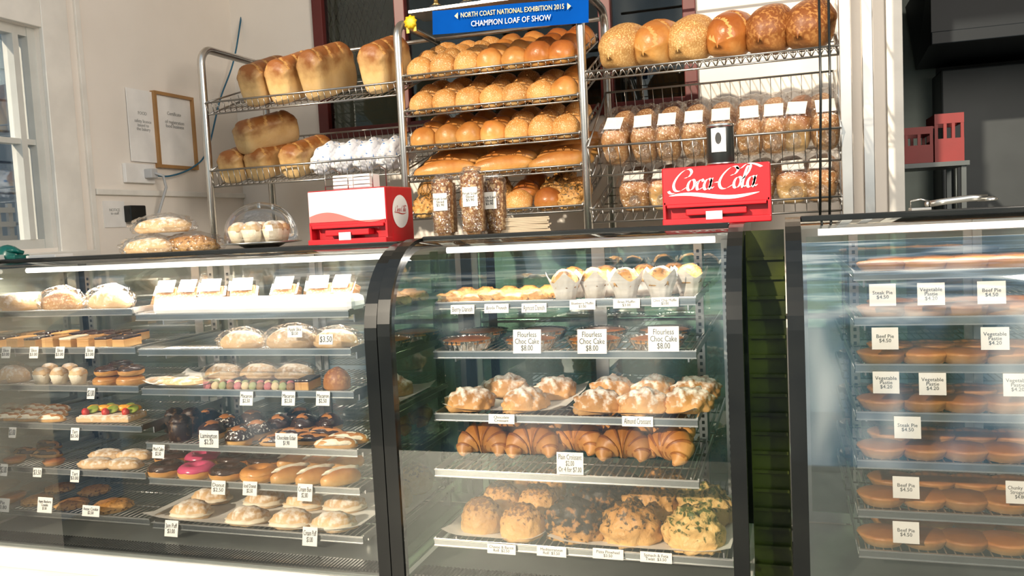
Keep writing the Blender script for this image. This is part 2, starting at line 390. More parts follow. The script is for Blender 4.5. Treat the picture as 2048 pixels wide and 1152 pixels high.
bagshape=T1('bag',sqbag,plastic)
baglab=T1('lab',lambda b:b.box((0,-.072,.135),(.078,.07,.0015),0,(.25,0,0)),tagm)
BAGL={k:[(None,bagshape,None),('bread_loaf',v,None),('paper_label',baglab,'white printed label')] for k,v in bagloaf_in.items()}
# ------------------------------------------------------------ room
XL=-2.64;YB=3.75
wallm=mat('painted_wall',(.84,.78,.71),.75,0,(.80,.74,.67),3,.05,30)
trimm=mat('white_trim',(.82,.79,.73),.5)
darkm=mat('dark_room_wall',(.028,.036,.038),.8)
redf=mat('red_frame_paint',(.12,.013,.010),.45)
floorm=mat('floor_vinyl',(.12,.12,.10),.5,0,(.09,.09,.075))
def S(name,b,*m):return mk(name,b.mesh(name,*m),kind='structure')
S('floor',MB().b2((-4.5,-1,-.05),(4,7,0)),floorm)
S('ceiling',MB().b2((-4.0,2.5,3.2),(4,7,3.25)),wallm)
wy0=1.7;wy1=P(98,300,X=XL).y;wz1=P(85,58,X=XL).z
wz0=P(120,495,X=XL).z
b=MB();T=.12
b.b2((XL-T,wy1,0),(XL,7,3.2));b.b2((XL-T,1.55,0),(XL,wy1,wz0));b.b2((XL-T,1.55,wz1),(XL,wy1,3.2));b.b2((XL-T,1.55,wz0),(XL,wy0,wz1))
S('wall_left',b,wallm)
b=MB();fw=.035;zmid=P(60,282,X=XL).z
for k,(lo,hi) in enumerate((((wy1-fw,wz0),(wy1,wz1)),((wy0,wz0),(wy0+fw,wz1)),((wy1-.1,wz0+fw),(wy1-.075,wz1-fw)),((wy0+fw,wz1-fw),(wy1-fw,wz1)),((wy0+fw,wz0),(wy1-fw,wz0+fw)),((wy0+fw,zmid-.01),(wy1-fw,zmid+.01)))):
    g=.004*(k>2);b.b2((XL-.07+g,lo[0],lo[1]),(XL-.02-g,hi[0],hi[1]))
w1=S('window_1',b,mat('window_frame_paint',(.62,.62,.58),.4))
mk('window_pane',MB().b2((XL-.05,wy0+.03,wz0+.03),(XL-.046,wy1-.03,wz1-.03)).mesh('pane',glass('window_glass',(.8,.9,1),.10,.45)),w1)
b=MB();ty=P(150,300,X=XL).y
b.b2((XL,wy1,wz0-.05),(XL+.02,ty,3.0),.003);b.b2((XL,wy0,wz1),(XL+.018,wy1,wz1+.12),.003);b.b2((XL,wy0,wz0-.05),(XL+.05,ty+.02,wz0-.015),.003)
b.b2((XL,ty+.05,0),(XL+.012,ty+.075,3.1),.002)
S('trim_1',b,trimm)
b=MB()
for i in range(18):b.b2((-3.62,.2,.2+i*.15),(-3.6,3.8,.34+i*.15),.004)
b.b2((-3.7,.2,0),(-3.62,3.8,2.95));S('wall_neighbour',b,mat('blue_grey_boards',(.30,.42,.56),.7,0,(.23,.33,.46),3))
b=MB()
for i in range(20):b.b2((-3.2,1.7+i*.06,0),(-3.185,1.722+i*.06,1.62))
for i in range(17):b.b2((-3.185,1.7,.62+i*.06),(-3.17,2.86,.642+i*.06))
mk('lattice_fence',b.mesh('lattice',whitep),label='white square lattice fence outside the shop window',cat='fence')
wx0=P(632,100,Y=YB).x;wx1=P(1392,100,Y=YB).x;bz=P(650,272,Y=YB).z-.02
dx0=P(1790,200,Y=YB).x
b=MB()
b.b2((XL,YB,0),(wx0,YB+T,3.2));b.b2((wx0,YB,0),(wx1,YB+T,bz));b.b2((wx0,YB,2.9),(wx1,YB+T,3.2));b.b2((wx1,YB,0),(dx0,YB+T,3.2));b.b2((dx0,YB,2.95),(3.6,YB+T,3.2))
b.b2((2.3,YB,0),(3.6,YB+T,3.2))
S('wall_back',b,wallm)
b=MB()
for x in(wx0,P(795,100,Y=YB).x,P(1200,100,Y=YB).x,wx1-.05):b.b2((x,YB-.02,bz),(x+.055,YB+.05,2.9),.004)
b.b2((wx0,YB-.018,bz),(wx1,YB+.048,bz+.05),.004);b.b2((wx0,YB-.018,2.62),(wx1,YB+.048,2.665),.004)
w2=S('window_2',b,redf)
mk('window_pane',MB().b2((wx0+.05,YB+.01,bz+.05),(wx1-.05,YB+.014,2.9)).mesh('p2',tinted('dark_window_glass',(.6,.65,.62),.05,.3)),w2)
b=MB();xe=P(795,100,Y=YB).x
for i in range(-30,34):
    for sg in(1,-1):
        x=P(715,60,Y=YB).x+i*.028
        if wx0+.06<x<xe-.08:
            b.w((x,YB+.03,bz+.3),(x+sg*.07,YB+.03,bz+.55),.002);b.w((x,YB+.03,bz+.55),(x+sg*.07,YB+.03,2.62),.002)
mk('security_mesh',b.mesh('secmesh',black),w2)
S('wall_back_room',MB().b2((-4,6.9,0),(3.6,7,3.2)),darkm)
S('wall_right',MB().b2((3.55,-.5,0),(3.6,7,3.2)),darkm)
b=MB();b.b2((dx0-.03,YB-.015,0),(dx0+.03,YB+T+.01,2.95),.004);b.b2((dx0,YB-.015,2.9),(2.3,YB+T+.01,3.0),.004);S('trim_2',b,trimm)
a=P(1760,200,Y=5.6);c=P(1872,200,Y=5.6)
S('wall_kitchen',MB().b2((a.x,5.6,0),(c.x,5.66,3.2)),mat('kitchen_wall',(.30,.35,.32),.7))
b=MB();q0=P(672,45,Y=6.8);q1=P(765,135,Y=6.8);b.b2((q0.x,6.86,q1.z),(q1.x,6.9,q0.z))
S('window_3',b,mat('garden_view',(.35,.6,.2),.8,0,(.9,.95,.85),5,emit=.8))
a=P(1838,112,Y=5.0);c=P(2090,-60,Y=5.0);hoodm=mat('hood_black',(.006,.010,.014),.5,spec=.3)
b=MB();vs=[(a.x,4.6,a.z),(c.x+.8,4.6,a.z),(c.x+.8,5.5,a.z),(a.x+.05,5.5,a.z),(a.x,4.6,c.z),(c.x+.8,4.6,c.z),(c.x+.8,5.5,c.z),(a.x,5.5,c.z)]
b.add(vs,[[0,1,5,4],[1,2,6,5],[2,3,7,6],[3,0,4,7],[4,5,6,7],[3,2,1,0]]);b.b2((a.x-.004,4.57,a.z-.02),(c.x+.8,4.62,a.z+.04),.004)
mk('range_hood',b.mesh('hood',hoodm),label='large black metal range hood in the kitchen',cat='range hood')
a=P(1885,395,Y=5.3);c=P(2110,118,Y=5.3)
fr=mk('refrigerator',MB().b2((a.x,5.3,0),(c.x+.4,6.0,c.z),.01).mesh('fr',mat('dull_steel',(.045,.052,.055),.5,.2)),label='tall dull dark steel refrigerator in the kitchen',cat='refrigerator')
mk('handle',MB().tube([(a.x+.06,5.28,1.2),(a.x+.06,5.25,1.22),(a.x+.06,5.25,1.7),(a.x+.06,5.28,1.72)],.01).mesh('h',deck),fr)
crm=mat('crate_red',(.24,.014,.012),.5)
def crate(u0_,u1_,v0,v1,Y):
    a=P(u0_,v1,Y=Y);c=P(u1_,v0,Y=Y);b=MB();w=c.x-a.x;h=c.z-a.z;d=.24
    b.b2((.002,.002,0),(w-.002,d-.002,.015));t=.012
    for y0,y1 in((0,t),(d-t,d)):
        b.b2((0,y0,.001),(w,y1,h*.5));b.b2((0,y0,h*.8),(w,y1,h))
        for x in(0,w*.3,w*.7-.014,w-.014):b.b2((x+.0005,y0+.001,h*.5),(x+.0135,y1-.001,h*.8))
    for x0 in(0,w-t):
        b.b2((x0,t,.001),(x0+t,d-t,h*.5));b.b2((x0,t,h*.8),(x0+t,d-t,h))
    return mk('bottle_crate',b.mesh('crate',crm),loc=(a.x,Y,a.z),label='red plastic bottle crate with hand slots on a stand',cat='crate',group='red crates'),a,c
_,ca,cb=crate(1786,1866,252,330,4.25);crate(1870,1928,224,328,4.27)
b=MB();zt=ca.z-.002;x0=ca.x-.03;x1=P(1935,330,Y=4.25).x
b.b2((x0,4.2,zt-.02),(x1,4.62,zt))
for x in(x0+.01,x1-.03):
    for y in(4.22,4.58):b.b2((x,y,0),(x+.02,y+.02,zt-.02))
b.b2((x0,4.22,zt-.35),(x1,4.6,zt-.33))
mk('kitchen_stand',b.mesh('stand',mat('stand_metal',(.10,.11,.11),.4,.6)),label='steel kitchen stand holding red crates',cat='stand')
# ------------------------------------------------------------ display cases
YF=2.0;YBK=2.66;ZB=.49;RD=.25;ZT=1.385
def prof(off,ZT):
    pts=[(YF+off,ZB-.25),(YF+off,.8),(YF+off,ZT-RD)]
    for i in range(1,13):
        a=H90*i/12;pts.append((YF+RD-(RD-off)*math.cos(a),ZT-RD+(RD-off)*math.sin(a)))
    return pts
def display_case(x0,x1,ZT,gl,side,door,label,stacks,ndoor=2,power=5,fill=False):
    o=mk('display_case',None,loc=((x0+x1)/2,YBK,0),label=label,cat='display case');inv=Vector((-(x0+x1)/2,-YBK,0))
    def part(n,b,*m,lb=None):return mk(n,b.mesh(n,*m),o,loc=inv,label=lb)
    b=MB();b.b2((x0,YF+.005,.08),(x1,YBK,ZB-.015),.006);b.b2((x0+.02,YF+.06,0),(x1-.02,YBK-.02,.08))
    b.b2((x0,YF-.015,ZB-.07),(x1,YF+.03,ZB-.045),.004)
    part('base',b,whitep,lb='white enamelled cabinet base')
    b=MB();b.b2((x0+.03,YF+.02,ZB-.014),(x1-.03,YBK-.03,ZB-.004));part('deck',b,deck,lb='grey steel case floor')
    b=MB();n=int((x1-x0-.1)/.011)
    for i in range(n):
        x=x0+.05+i*.011;b.b2((x,YF+.035,ZB-.003),(x+.0055,YF+.1,ZB+.002))
    b.b2((x0+.045,YF+.03,ZB-.004),(x1-.045,YF+.105,ZB-.002));part('vent_grille',b,black,lb='black slotted air vent')
    for xa in(x0,x1-.036):
        b=MB();po=prof(0,ZT);pi=prof(.03,ZT);vs=[];fs=[]
        for (y,z),(y2,z2) in zip(po,pi):vs+=[(xa,y,z),(xa+.036,y,z),(xa+.036,y2,z2),(xa,y2,z2)]
        for i in range(len(po)-1):
            for k in range(4):fs.append([i*4+k,i*4+(k+1)%4,(i+1)*4+(k+1)%4,(i+1)*4+k])
        fs+=[[3,2,1,0],[len(vs)-4+k for k in range(4)]];b.add(vs,fs)
        b.b2((xa,YF+RD,ZT-.03),(xa+.036,YBK,ZT));b.b2((xa,YBK-.035,ZB-.25),(xa+.036,YBK,ZT-.03))
        part('end_frame',b,black,lb='black curved end frame')
        b=MB();pp=prof(.012,ZT)[1:];vs=[(xa+.018,y,z) for y,z in pp]+[(xa+.018,YBK-.02,ZT-.012),(xa+.018,YBK-.02,ZB)]
        vs[0]=(xa+.018,YF+.012,ZB);b.add(vs,[list(range(len(vs)))]);part('side_glass',b,side,lb='green-tinted side glass')
    b=MB();pp=prof(.006,ZT);pp[0]=(YF+.006,ZB);vs=[];fs=[]
    for y,z in pp:vs+=[(x0+.036,y,z),(x1-.036,y,z)]
    for i in range(len(pp)-1):fs.append([2*i,2*i+1,2*i+3,2*i+2])
    b.add(vs,fs,True);part('front_glass',b,gl,lb='curved clear front glass')
    b=MB();b.b2((x0+.036,YF+RD-.01,ZT-.022),(x1-.036,YF+RD+.035,ZT+.004),.004);part('top_trim',b,black,lb='black top edge trim')
    b=MB();b.b2((x0+.036,YF+RD+.035,ZT-.018),(x1-.036,YBK,ZT),.002);part('top_panel',b,mat('case_top',(.3,.3,.27),.25,.3))
    b=MB();b.tube([(x0+.08,YF+RD+.07,ZT-.04),(x1-.08,YF+RD+.07,ZT-.04)],.009,12)
    part('lamp_tube',b,mat('fluoro_tube',(1,.96,.88),.5,emit=2),lb='glowing fluorescent tube')
    ld=bpy.data.lights.new('case_light','AREA');ld.shape='RECTANGLE';ld.size=x1-x0-.15;ld.size_y=.05;ld.energy=power*(x1-x0);ld.color=(1,.93,.82)
    lo=bpy.data.objects.new('case_light',ld);COL.objects.link(lo);lo.location=((x0+x1)/2,YF+RD+.05,ZT-.06);lo.rotation_euler=(-.25,0,0)
    w=(x1-x0-.07)/ndoor
    for i in range(ndoor):
        xa=x0+.035+i*w;y=YBK-.03-(i%2)*.012;b=MB();t=.022
        b.b2((xa,y,ZB),(xa+t,y+.01,ZT-.03));b.b2((xa+w-t,y,ZB),(xa+w,y+.01,ZT-.03));b.b2((xa+t,y,ZT-.06),(xa+w-t,y+.009,ZT-.03));b.b2((xa+t,y,ZB),(xa+w-t,y+.009,ZB+.03))
        dr=part('rear_door',b,alu,lb='aluminium-framed sliding rear door')
        b=MB();b.b2((xa+t,y+.003,ZB+.03),(xa+w-t,y+.006,ZT-.06));mk('door_glass',b.mesh('dg',door),dr)
    if fill:  # added sheet: the gap's darkness and slatted glass reflections put into colour and shape
        b=MB();b.b2((x1+.001,YF+.25,.2),(x1+.095,YF+.27,ZT-.02))
        for i in range(20):b.b2((x1+.004,YF+.235,.35+i*.05),(x1+.092,YF+.25,.358+i*.05))
        part('gap_backdrop',b,mat('dark_gap_green',(.010,.014,.007),.3,0,(.05,.06,.008),7,spec=.3),lb='added dark green backdrop standing in for reflections in the gap')
    for sx0,sx1,shs,yf in stacks:
        for x in(sx0+.03,sx1-.03):
            b=MB();b.i=0;b.b2((x-.012,YBK-.075,ZB),(x+.012,YBK-.06,ZT-.05));b.i=1
            z=ZB+.02
            while z<ZT-.08:
                b.b2((x-.004,YBK-.0765,z),(x+.004,YBK-.075,z+.01));z+=.02
            part('upright',b,alu,ink,lb='slotted aluminium upright')
        for k,z in enumerate(shs):
            yy=yf[k] if isinstance(yf,(list,tuple)) else yf
            b=MB()
            for i in range(int((sx1-sx0)/.02)+1):b.w((sx0+i*.02,yy,z-.004),(sx0+i*.02,YBK-.08,z-.004),.0018)
            for i in range(4):
                y=yy+.01+i*(YBK-.1-yy)/3;b.w((sx0,y,z-.008),(sx1,y,z-.008),.0028)
            b.b2((sx0,yy,z-.006),(sx0+.004,YBK-.08,z+.012));b.b2((sx1-.004,yy,z-.006),(sx1,YBK-.08,z+.012))
            for x in(sx0+.03,sx1-.03):b.b2((x-.002,yy+.08,z-.035),(x+.002,YBK-.065,z-.01))
            sh=part('shelf',b,steel,lb='chrome wire shelf')
            b=MB();b.b2((sx0,yy-.006,z-.011),(sx1,yy-.002,z+.010),.001);mk('price_rail',b.mesh('rail',railm),sh,label='metal price rail')
            b=MB();b.b2((sx0,yy-.0085,z+.006),(sx1,yy-.0055,z+.0095));b.b2((sx0,yy-.0085,z-.0115),(sx1,yy-.0055,z-.009));mk('rail_edge',b.mesh('re',steel),sh)
    return o
xcl=XU(865,2.16,1.1);xcr=XU(1392,2.16,1.1)
CX0,CX1=-1.028,-.10
yfc=[2.2,2.17,2.15,2.13,2.1]
zc=[P(1130,v,Y=y).z for v,y in zip((606,708,838,955,1100),yfc)]
XLL=-2.62
za=[P(140,v,Y=2.16).z for v in(625,700,775,852,942,1030)]
zb=[P(500,v,Y=2.16).z for v in(630,703,785,897,970,1062)]
xa1=XU(283,2.16,.9);xb0=xa1+.012;xb1=XU(712,2.16,.9)
zr=[P(1850,v,Y=2.18).z for v in(548,640,735,832,930,1030,1112)]
xr0=XU(1712,2.18,.9)
ZC,ZL,ZR=1.395,1.385,1.402
display_case(CX0,CX1,ZC,G_case,G_side,G_door,'curved-glass bakery display case with croissants and muffins',[(xcl,xcr+.0,zc[:4],yfc[:4]),(xcl,min(XU(1468,2.1,.55),CX1-.04),zc[4:],[2.1])],power=4.5,fill=True)
display_case(XLL,CX0-.003,ZL,G_caseL,G_doorL,G_doorL,'wide curved-glass display case with cakes and doughnuts',[(XLL+.05,xa1,za,2.16),(xb0,min(xb1,CX0-.05),zb,2.16)],3,power=7.5)
display_case(-.002,.98,ZR,G_caseR,G_side,G_door,'reflective curved-glass display case holding pies',[(xr0,.93,zr,2.18)],power=2)
# ------------------------------------------------------------ placing helpers
def shelf_put(t,u,Y,z,name,label,cat,rz=0,s=1,group=None,rx=0,dz=0):
    return inst(t,name,label,cat,(XU(u,Y,z),Y,z+dz),(rx,0,rz),s,group)
TAGM={}
def tag(u,v,Y,w,h,txt,z=None,lean=.2,grp='price tags',size=None):
    p=P(u,v,Y=Y);key=(w,h)
    if key not in TAGM:TAGM[key]=T1('card',lambda b:(b.box((0,0,0),(w,.002,h),.0004)),tagm)
    o=mk('price_tag',TAGM[key],loc=p,rot=(-lean,0,0),label='white card price tag on a shelf edge',cat='price tag',group=grp)
    if txt:
        n=txt.count('\n')+1;mk('lettering',textmesh(txt,size or min(h/n*.8,.03),fit=w*.86),o,loc=(0,-.0014,0),rot=(H90,0,0),label='black printed lettering')
    return o
rnd=random.uniform
def paper_sheet(xa,xb,ya,yb,z,name='paper_liner',lab='white parchment liner sheet on the shelf'):
    b=MB();nx,ny=12,6;vs=[];fs=[]
    for j in range(ny+1):
        for i in range(nx+1):
            e=(abs(i/nx*2-1)**6*.016+abs(j/ny*2-1)**8*.014)
            vs.append((xa+(xb-xa)*i/nx,ya+(yb-ya)*j/ny,z+.0008+e+abs(noise.noise(Vector((i*.7,j*.7,z*9))))*.0015))
    for j in range(ny):
        for i in range(nx):a=j*(nx+1)+i;fs.append([a,a+1,a+nx+2,a+nx+1])
    b.add(vs,fs,True);return mk(name,b.mesh(name,paper),label=lab,cat='paper',group='parchment liners')
# ---- centre case
z=zc[0]
for i,u in enumerate((905,945,990,1030,1070)):
    shelf_put(dani if i%2 else danis,u,2.27,z,'danish_pastry','small golden fruit danish pastry','pastry',rnd(-.4,.4),.9,'danish pastries')
    shelf_put(danis,u+25,2.38,z,'danish_pastry','small golden fruit danish pastry','pastry',rnd(-.4,.4),.95,'danish pastries')
for u,Y in((1132,2.26),(1190,2.3),(1252,2.25),(1322,2.26),(1150,2.38),(1215,2.4),(1290,2.4),(1380,2.33),(1350,2.42)):
    shelf_put(MUF,u,Y,z,'muffin','muffin in a pointed white parchment cup','muffin',rnd(0,3),1.0,'muffins on the top shelf')
for u,v,t in((925,619,'Berry Danish'),(993,617,'Apple Danish'),(1068,616,'Apricot Danish'),(1165,610,'Blueberry Muffin\n$3.00'),(1253,607,'Bran Muffin\n$3.00'),(1330,604,'Choc Chip Muffin\n$3.00')):
    tag(u,v,2.186,.07,.025,t)
z=zc[1]
for u in(935,1062,1190,1315):shelf_put(PIE,u,2.27,z,'foil_cake','flourless cake in a fluted foil dish','cake',0,1,'foil cakes')
for u in(965,1085,1205,1330):shelf_put(PIE,u,2.45,z,'foil_cake','flourless cake in a fluted foil dish','cake',0,1,'foil cakes')
for u,v in((1054,683),(1184,683),(1327,678)):tag(u,v,2.155,.078,.064,'Flourless\nChoc Cake\n$8.00',lean=.15,size=.021)
z=zc[2]
xm=XU(1135,2.2,z)
paper_sheet(xcl+.015,xm-.01,2.17,2.52,z);paper_sheet(xm+.01,xcr-.01,2.17,2.52,z)
for i,(u,Y) in enumerate(((940,2.23),(1050,2.24),(1015,2.42),(1110,2.40),(1198,2.23),(1288,2.23),(1375,2.26),(1225,2.42),(1310,2.42),(1392,2.42))):
    shelf_put(acro[i%3],u,Y,z+.004,'almond_croissant','sugar-dusted almond croissant on white paper','croissant',rnd(.3,.9),.98,'sugared croissants')
tag(1003,838,2.135,.074,.026,'Chocolate\nCroissant');tag(1275,843,2.135,.08,.026,'Almond Croissant')
z=zc[3]
for i,(u,Y) in enumerate(((968,2.2),(1066,2.2),(1155,2.25),(1248,2.2),(1335,2.2),(1005,2.36),(1085,2.36),(1165,2.38),(1255,2.36),(1340,2.38),(1025,2.5),(1110,2.5),(1200,2.5),(1290,2.5))):
    shelf_put(crs[i%3],u,Y,z,'croissant','golden flaky plain croissant on the wire shelf','croissant',rnd(-.6,.6),1.05,'plain croissants',rx=.6,dz=.02)
tag(1140,927,2.115,.072,.058,'Plain Croissant\n$2.00\nOr 4 for $7.00',lean=.12,size=.019)
z=zc[4]
xm=XU(1105,2.2,z)
paper_sheet(xcl+.015,xm-.01,2.11,2.55,z);paper_sheet(xm+.01,CX1-.05,2.11,2.55,z)
for i,(u,Y,t) in enumerate(((965,2.2,sav),(1045,2.17,sav),(1003,2.35,sav),(1078,2.35,sav),(1030,2.50,sav),(1095,2.50,sav),(1150,2.19,savd),(1265,2.19,savs),(1388,2.18,savg),(1195,2.37,savd),(1303,2.37,savs),(1412,2.36,savg),(1225,2.53,savd),(1330,2.53,savs))):
    shelf_put(t[i%2],u,Y,z+.004,'savoury_scroll',{id(sav):'golden oval roll with crumbly dark topping',id(savd):'dark baked scroll with charred olive topping',id(savs):'golden bread scroll with herb topping',id(savg):'cheesy spinach-topped scroll with green flecks'}[id(t)],'savoury scroll',rnd(-.5,.5),(.95 if t is sav else 1.0),'savoury scrolls')
for u,v,t in((1003,1098,'Cheese & Bacon\nRoll  $2.50'),(1103,1103,'Mediterranean\nRoll  $3.50'),(1216,1108,'Pizza Pinwheel\n$3.50'),(1312,1115,'Spinach & Feta\nTwist  $3.50')):tag(u,v,2.085,.08,.026,t)
# ---- left case stack A
zz=za;g='slices and cakes'
shelf_put([(None,T1('cakebox',lambda b:b.lathe([(.07,0),(.07,.05),(.066,.055),(0,.058)],48,fl=fluted),B_pale),None)],38,2.3,zz[0],'frilled_cake','white frilled round cake in clear plastic','cake',0,1.05)
logm=T1('log',lambda b:b.blob(.075,.04,.045,.08,2,5,.5,3),B_brown);logp=T1('log',lambda b:b.blob(.075,.04,.045,.08,2,5,.5,3),B_pale)
logbag=T1('logbag',lambda b:b.blob(.088,.05,.053,.16,3.5,3,.52,4),plastic)
def BG(inner,l):return [(None,logbag,None),('cake_roll',inner,l)]
shelf_put(BG(logm,'brown sponge roll'),125,2.26,zz[0],'bagged_cake_roll','brown sponge roll in a clear plastic bag','cake',.1)
shelf_put(BG(logp,'pale sponge roll'),222,2.28,zz[0],'bagged_cake_roll','pale pink and white sponge roll in clear bag','cake',.15)
for i,u in enumerate((10,45,80,115,150,185,220,255)):
    k='cycywydd'[i];shelf_put(SLI[k],u,2.24,zz[1],'cake_slice','rectangular iced slice of cake','cake slice',.1,1,g);shelf_put(SLI['d' if i>3 else k],u+18,2.37,zz[1],'cake_slice','rectangular iced slice of cake','cake slice',.1,1,g)
for u in(12,68,120,180):tag(u,705,2.145,.036,.038,'Slice\n$3.00')
shelf_put(BG(logp,'pale cake'),28,2.25,zz[2],'bagged_cake_roll','pale cake in a clear plastic bag','cake',.1,.85)
for u,Y in((85,2.22),(120,2.22),(158,2.22),(100,2.3),(140,2.3)):shelf_put(CUPC,u,Y,zz[2],'cream_cupcake','cream-filled cupcake in pale fluted case','cupcake',0,.95,'cream cupcakes')
for u,Y,k in((215,2.2,0),(262,2.21,0),(240,2.3,0)):
    shelf_put(DON['n'],u,Y,zz[2],'cream_doughnut','cream doughnut with caramel icing','doughnut',0,.8,'stacked doughnuts');shelf_put(DON['c'],u+3,Y,zz[2],'cream_doughnut','chocolate doughnut resting on another doughnut','doughnut',0,.75,'stacked doughnuts',dz=.034)
tag(182,787,2.145,.03,.035,'$3.00')
for i,u in enumerate((18,60,102)):
    for Y in(2.21,2.28,2.35):shelf_put(ECL['w'],u+(Y-2.2)*80,Y,zz[3],'cream_finger','pale cream-iced pastry finger','pastry',.15,.85,'cream fingers')
tx=XU(215,2.24,zz[3]);tb=T1('tart',lambda b:(b.box((0,0,.01),(.2,.1,.02),.005),b.box((0,0,.021),(.185,.085,.006),.003)),B_pale)
ft=mk('fruit_tart',tb,loc=(tx,2.26,zz[3]),rot=(0,0,.1),label='oblong custard tart topped with kiwi and strawberries',cat='tart')
kiwi=mat('kiwi',(.22,.34,.02),.3,0,(.4,.45,.08),90);orn=mat('peach',(.8,.36,.02),.3);stw=mat('strawberry',(.55,.015,.012),.25,0,(.65,.08,.04),80,.3,200)
km=T1('k',lambda b:b.lathe([(.018,0),(.019,.003),(.018,.006),(0,.0062)],24),kiwi);om=T1('o',lambda b:b.blob(.022,.012,.012,.05,2,1,.3,2),orn);sm=T1('s',lambda b:b.blob(.013,.012,.016,.05,2,1,.4,2),stw)
for i in range(5):
    x=-.075+i*.038
    mk('peach_slice',om,ft,(x,.015,.030),(.2,0,.3),1.2);mk('kiwi_slice',km,ft,(x+.01,.03 if i%2 else -.005,.034),(.5,.1,0))
    if i%2==0:mk('strawberry',sm,ft,(x,-.030,.024))
tag(25,865,2.145,.03,.035,'$3.00');tag(150,868,2.145,.034,.04,'Tart\n$3.50')
for i,u in enumerate((15,55,95)):
    for Y in(2.3,2.4):shelf_put(ECL['c'],u,Y,zz[4],'chocolate_eclair','golden choux eclair with chocolate icing','eclair',.1,.95,'chocolate eclairs')
tl=[(None,T1('tartlet',lambda b:b.lathe([(.028,0),(.036,.014),(.034,.016),(0,.013)],32,fl=fluted),B_past),None),('glaze',T1('tg',lambda b:b.blob(.03,.03,.008,.1,3,1,.3,2,c=(0,0,.011)),B_dark),'dark jam glaze')]
for u in(30,108):shelf_put(tl,u,2.22,zz[4],'tartlet','small round jam tartlet','tart',0,1,'tartlets')
for u,Y in((195,2.22),(250,2.23),(215,2.32),(270,2.33)):shelf_put(puffs[0],u,Y,zz[4],'almond_strip','pale almond-topped pastry strip','pastry',.1,(1,.85,.6),'almond strips')
tag(75,945,2.145,.036,.03,'$3.50');tag(150,952,2.145,.036,.04,'Tart\n$3.00');tag(8,940,2.145,.03,.04,'$3.00')
for i,(u,Y) in enumerate(((20,2.24),(75,2.25),(145,2.24),(225,2.24),(50,2.38),(120,2.38),(190,2.38))):
    shelf_put(cook[i%2] if i not in(0,4) else piec,u,Y,zz[5],'cookie','round golden cookie with fruit pieces','cookie',rnd(0,3),.95 if i!=3 else 1.2,'cookies')
tag(5,1010,2.14,.06,.045,'Pie\n$3.80');tag(90,1010,2.14,.062,.05,'Apple Blueberry\nCrumble\n$3.50',size=.013);tag(182,1022,2.14,.07,.035,'Anzac Cookie\n$2.50')
# ---- stack B
z=zb[0];xs0=XU(312,2.19,z);xs1=XU(712,2.19,z)
b=MB();b.b2((0,0,0),(xs1-xs0,.09,.05),.018)
mk('display_riser',b.mesh('riser',mat('riser_white',(.92,.92,.9),.3,coat=.3)),loc=(xs0,2.17,z),label='long glossy white display riser',cat='riser')
def wedge(b):
    vs=[(-.045,-.03,0),(.045,-.03,0),(.045,.05,0),(-.045,.05,0),(-.045,.03,.1),(.045,.03,.1),(.045,.05,.1),(-.045,.05,.1)]
    b.add(vs,[[0,1,5,4],[1,2,6,5],[2,3,7,6],[3,0,4,7],[4,5,6,7],[3,2,1,0]])
wedg=[(None,T1('wedge',wedge,dome_g),None),('sandwich',T1('sw',lambda b:b.box((0,.012,.035),(.075,.04,.06),.004,(-.4,0,0)),B_brown),'brown bread sandwich'),('paper_label',T1('wl',lambda b:b.box((0,.0015,.073),(.06,.0015,.04),0,(-.54,0,0)),mat('sandwich_label',(.6,.6,.56),.5)),'white printed label')]
for u in(335,378,425,488,570,640,685):
    o=shelf_put(wedg,u,2.34,z,'sandwich_pack','wedge-shaped clear sandwich pack with white label','sandwich',rnd(-.3,.3),1.12,'packed sandwiches')
    mk('lettering',textmesh('Salad\nSandwich',.014),o,loc=(0,.0003,.0735),rot=(H90-.54,0,0))
z=zb[1]
for u,Y,s in((485,2.24,1),(585,2.24,1.15),(672,2.25,1)):shelf_put(BG(logp,'pale pastry'),u,Y,z,'bagged_pastry','pale pastry wrapped in clear plastic','pastry',.1,(s*.95,s*.95,s*.8),'bagged pastries')
tag(590,663,2.18,.05,.035,'Apple Slice\n$3.50');tag(652,679,2.145,.045,.03,'$3.50')
z=zb[2]
paper_sheet(XU(285,2.18,z),XU(425,2.18,z),2.18,2.4,z)
for u in(320,375):shelf_put(puffs[1],u,2.28,z+.002,'flat_pastry','flat pale sugared pastry on paper','pastry',.1,(1,1.2,.4),'flat pastries')
pc=[mat('macaron_'+n,c,.5) for n,c in(('pink',(.6,.2,.2)),('cream',(.75,.6,.35)),('green',(.4,.43,.2)),('brown',(.34,.18,.08)))]
mcm=[T1('mac',lambda b:(b.lathe([(0,0),(.012,.001),(.014,.005),(.0125,.006),(.0125,.009),(.014,.01),(.012,.015),(0,.017)],20)),m) for m in pc]
for i in range(12):
    for Y in(2.2,2.235):shelf_put(mcm[(i+(Y>2.21))%4],420+i*15,Y,z+.005,'macaron','small pastel macaron in a clear box','macaron',0,1,'macarons in a clear box',rx=1.2,dz=.004)
b=MB();x0=XU(408,2.18,z);x1=XU(600,2.18,z);b.b2((x0,2.175,z),(x1,2.265,z+.045),.004)
mk('macaron_box',b.mesh('mbx',dome_g),label='clear plastic box holding pastel macarons',cat='box')
for u in(450,520,590):shelf_put(BG(logp,'pale cake'),u,2.38,z,'bagged_pastry','pale pastry wrapped in clear plastic','pastry',0,(.95,.95,.75),'bagged pastries')
shelf_put(SLI['d'],617,2.23,z,'cake_slice','rectangular slice with dark chocolate top','cake slice',.1,1,g)
shelf_put(T1('rl',lambda b:b.blob(.044,.036,.05,.06,2,4,.4),B_tiger),675,2.23,z,'round_roll','round dark brown bread roll','bread roll',0,.95)
for u in(493,577,646):tag(u,797,2.145,.045,.042,'Macaron\n$2.50')
z=zb[3]
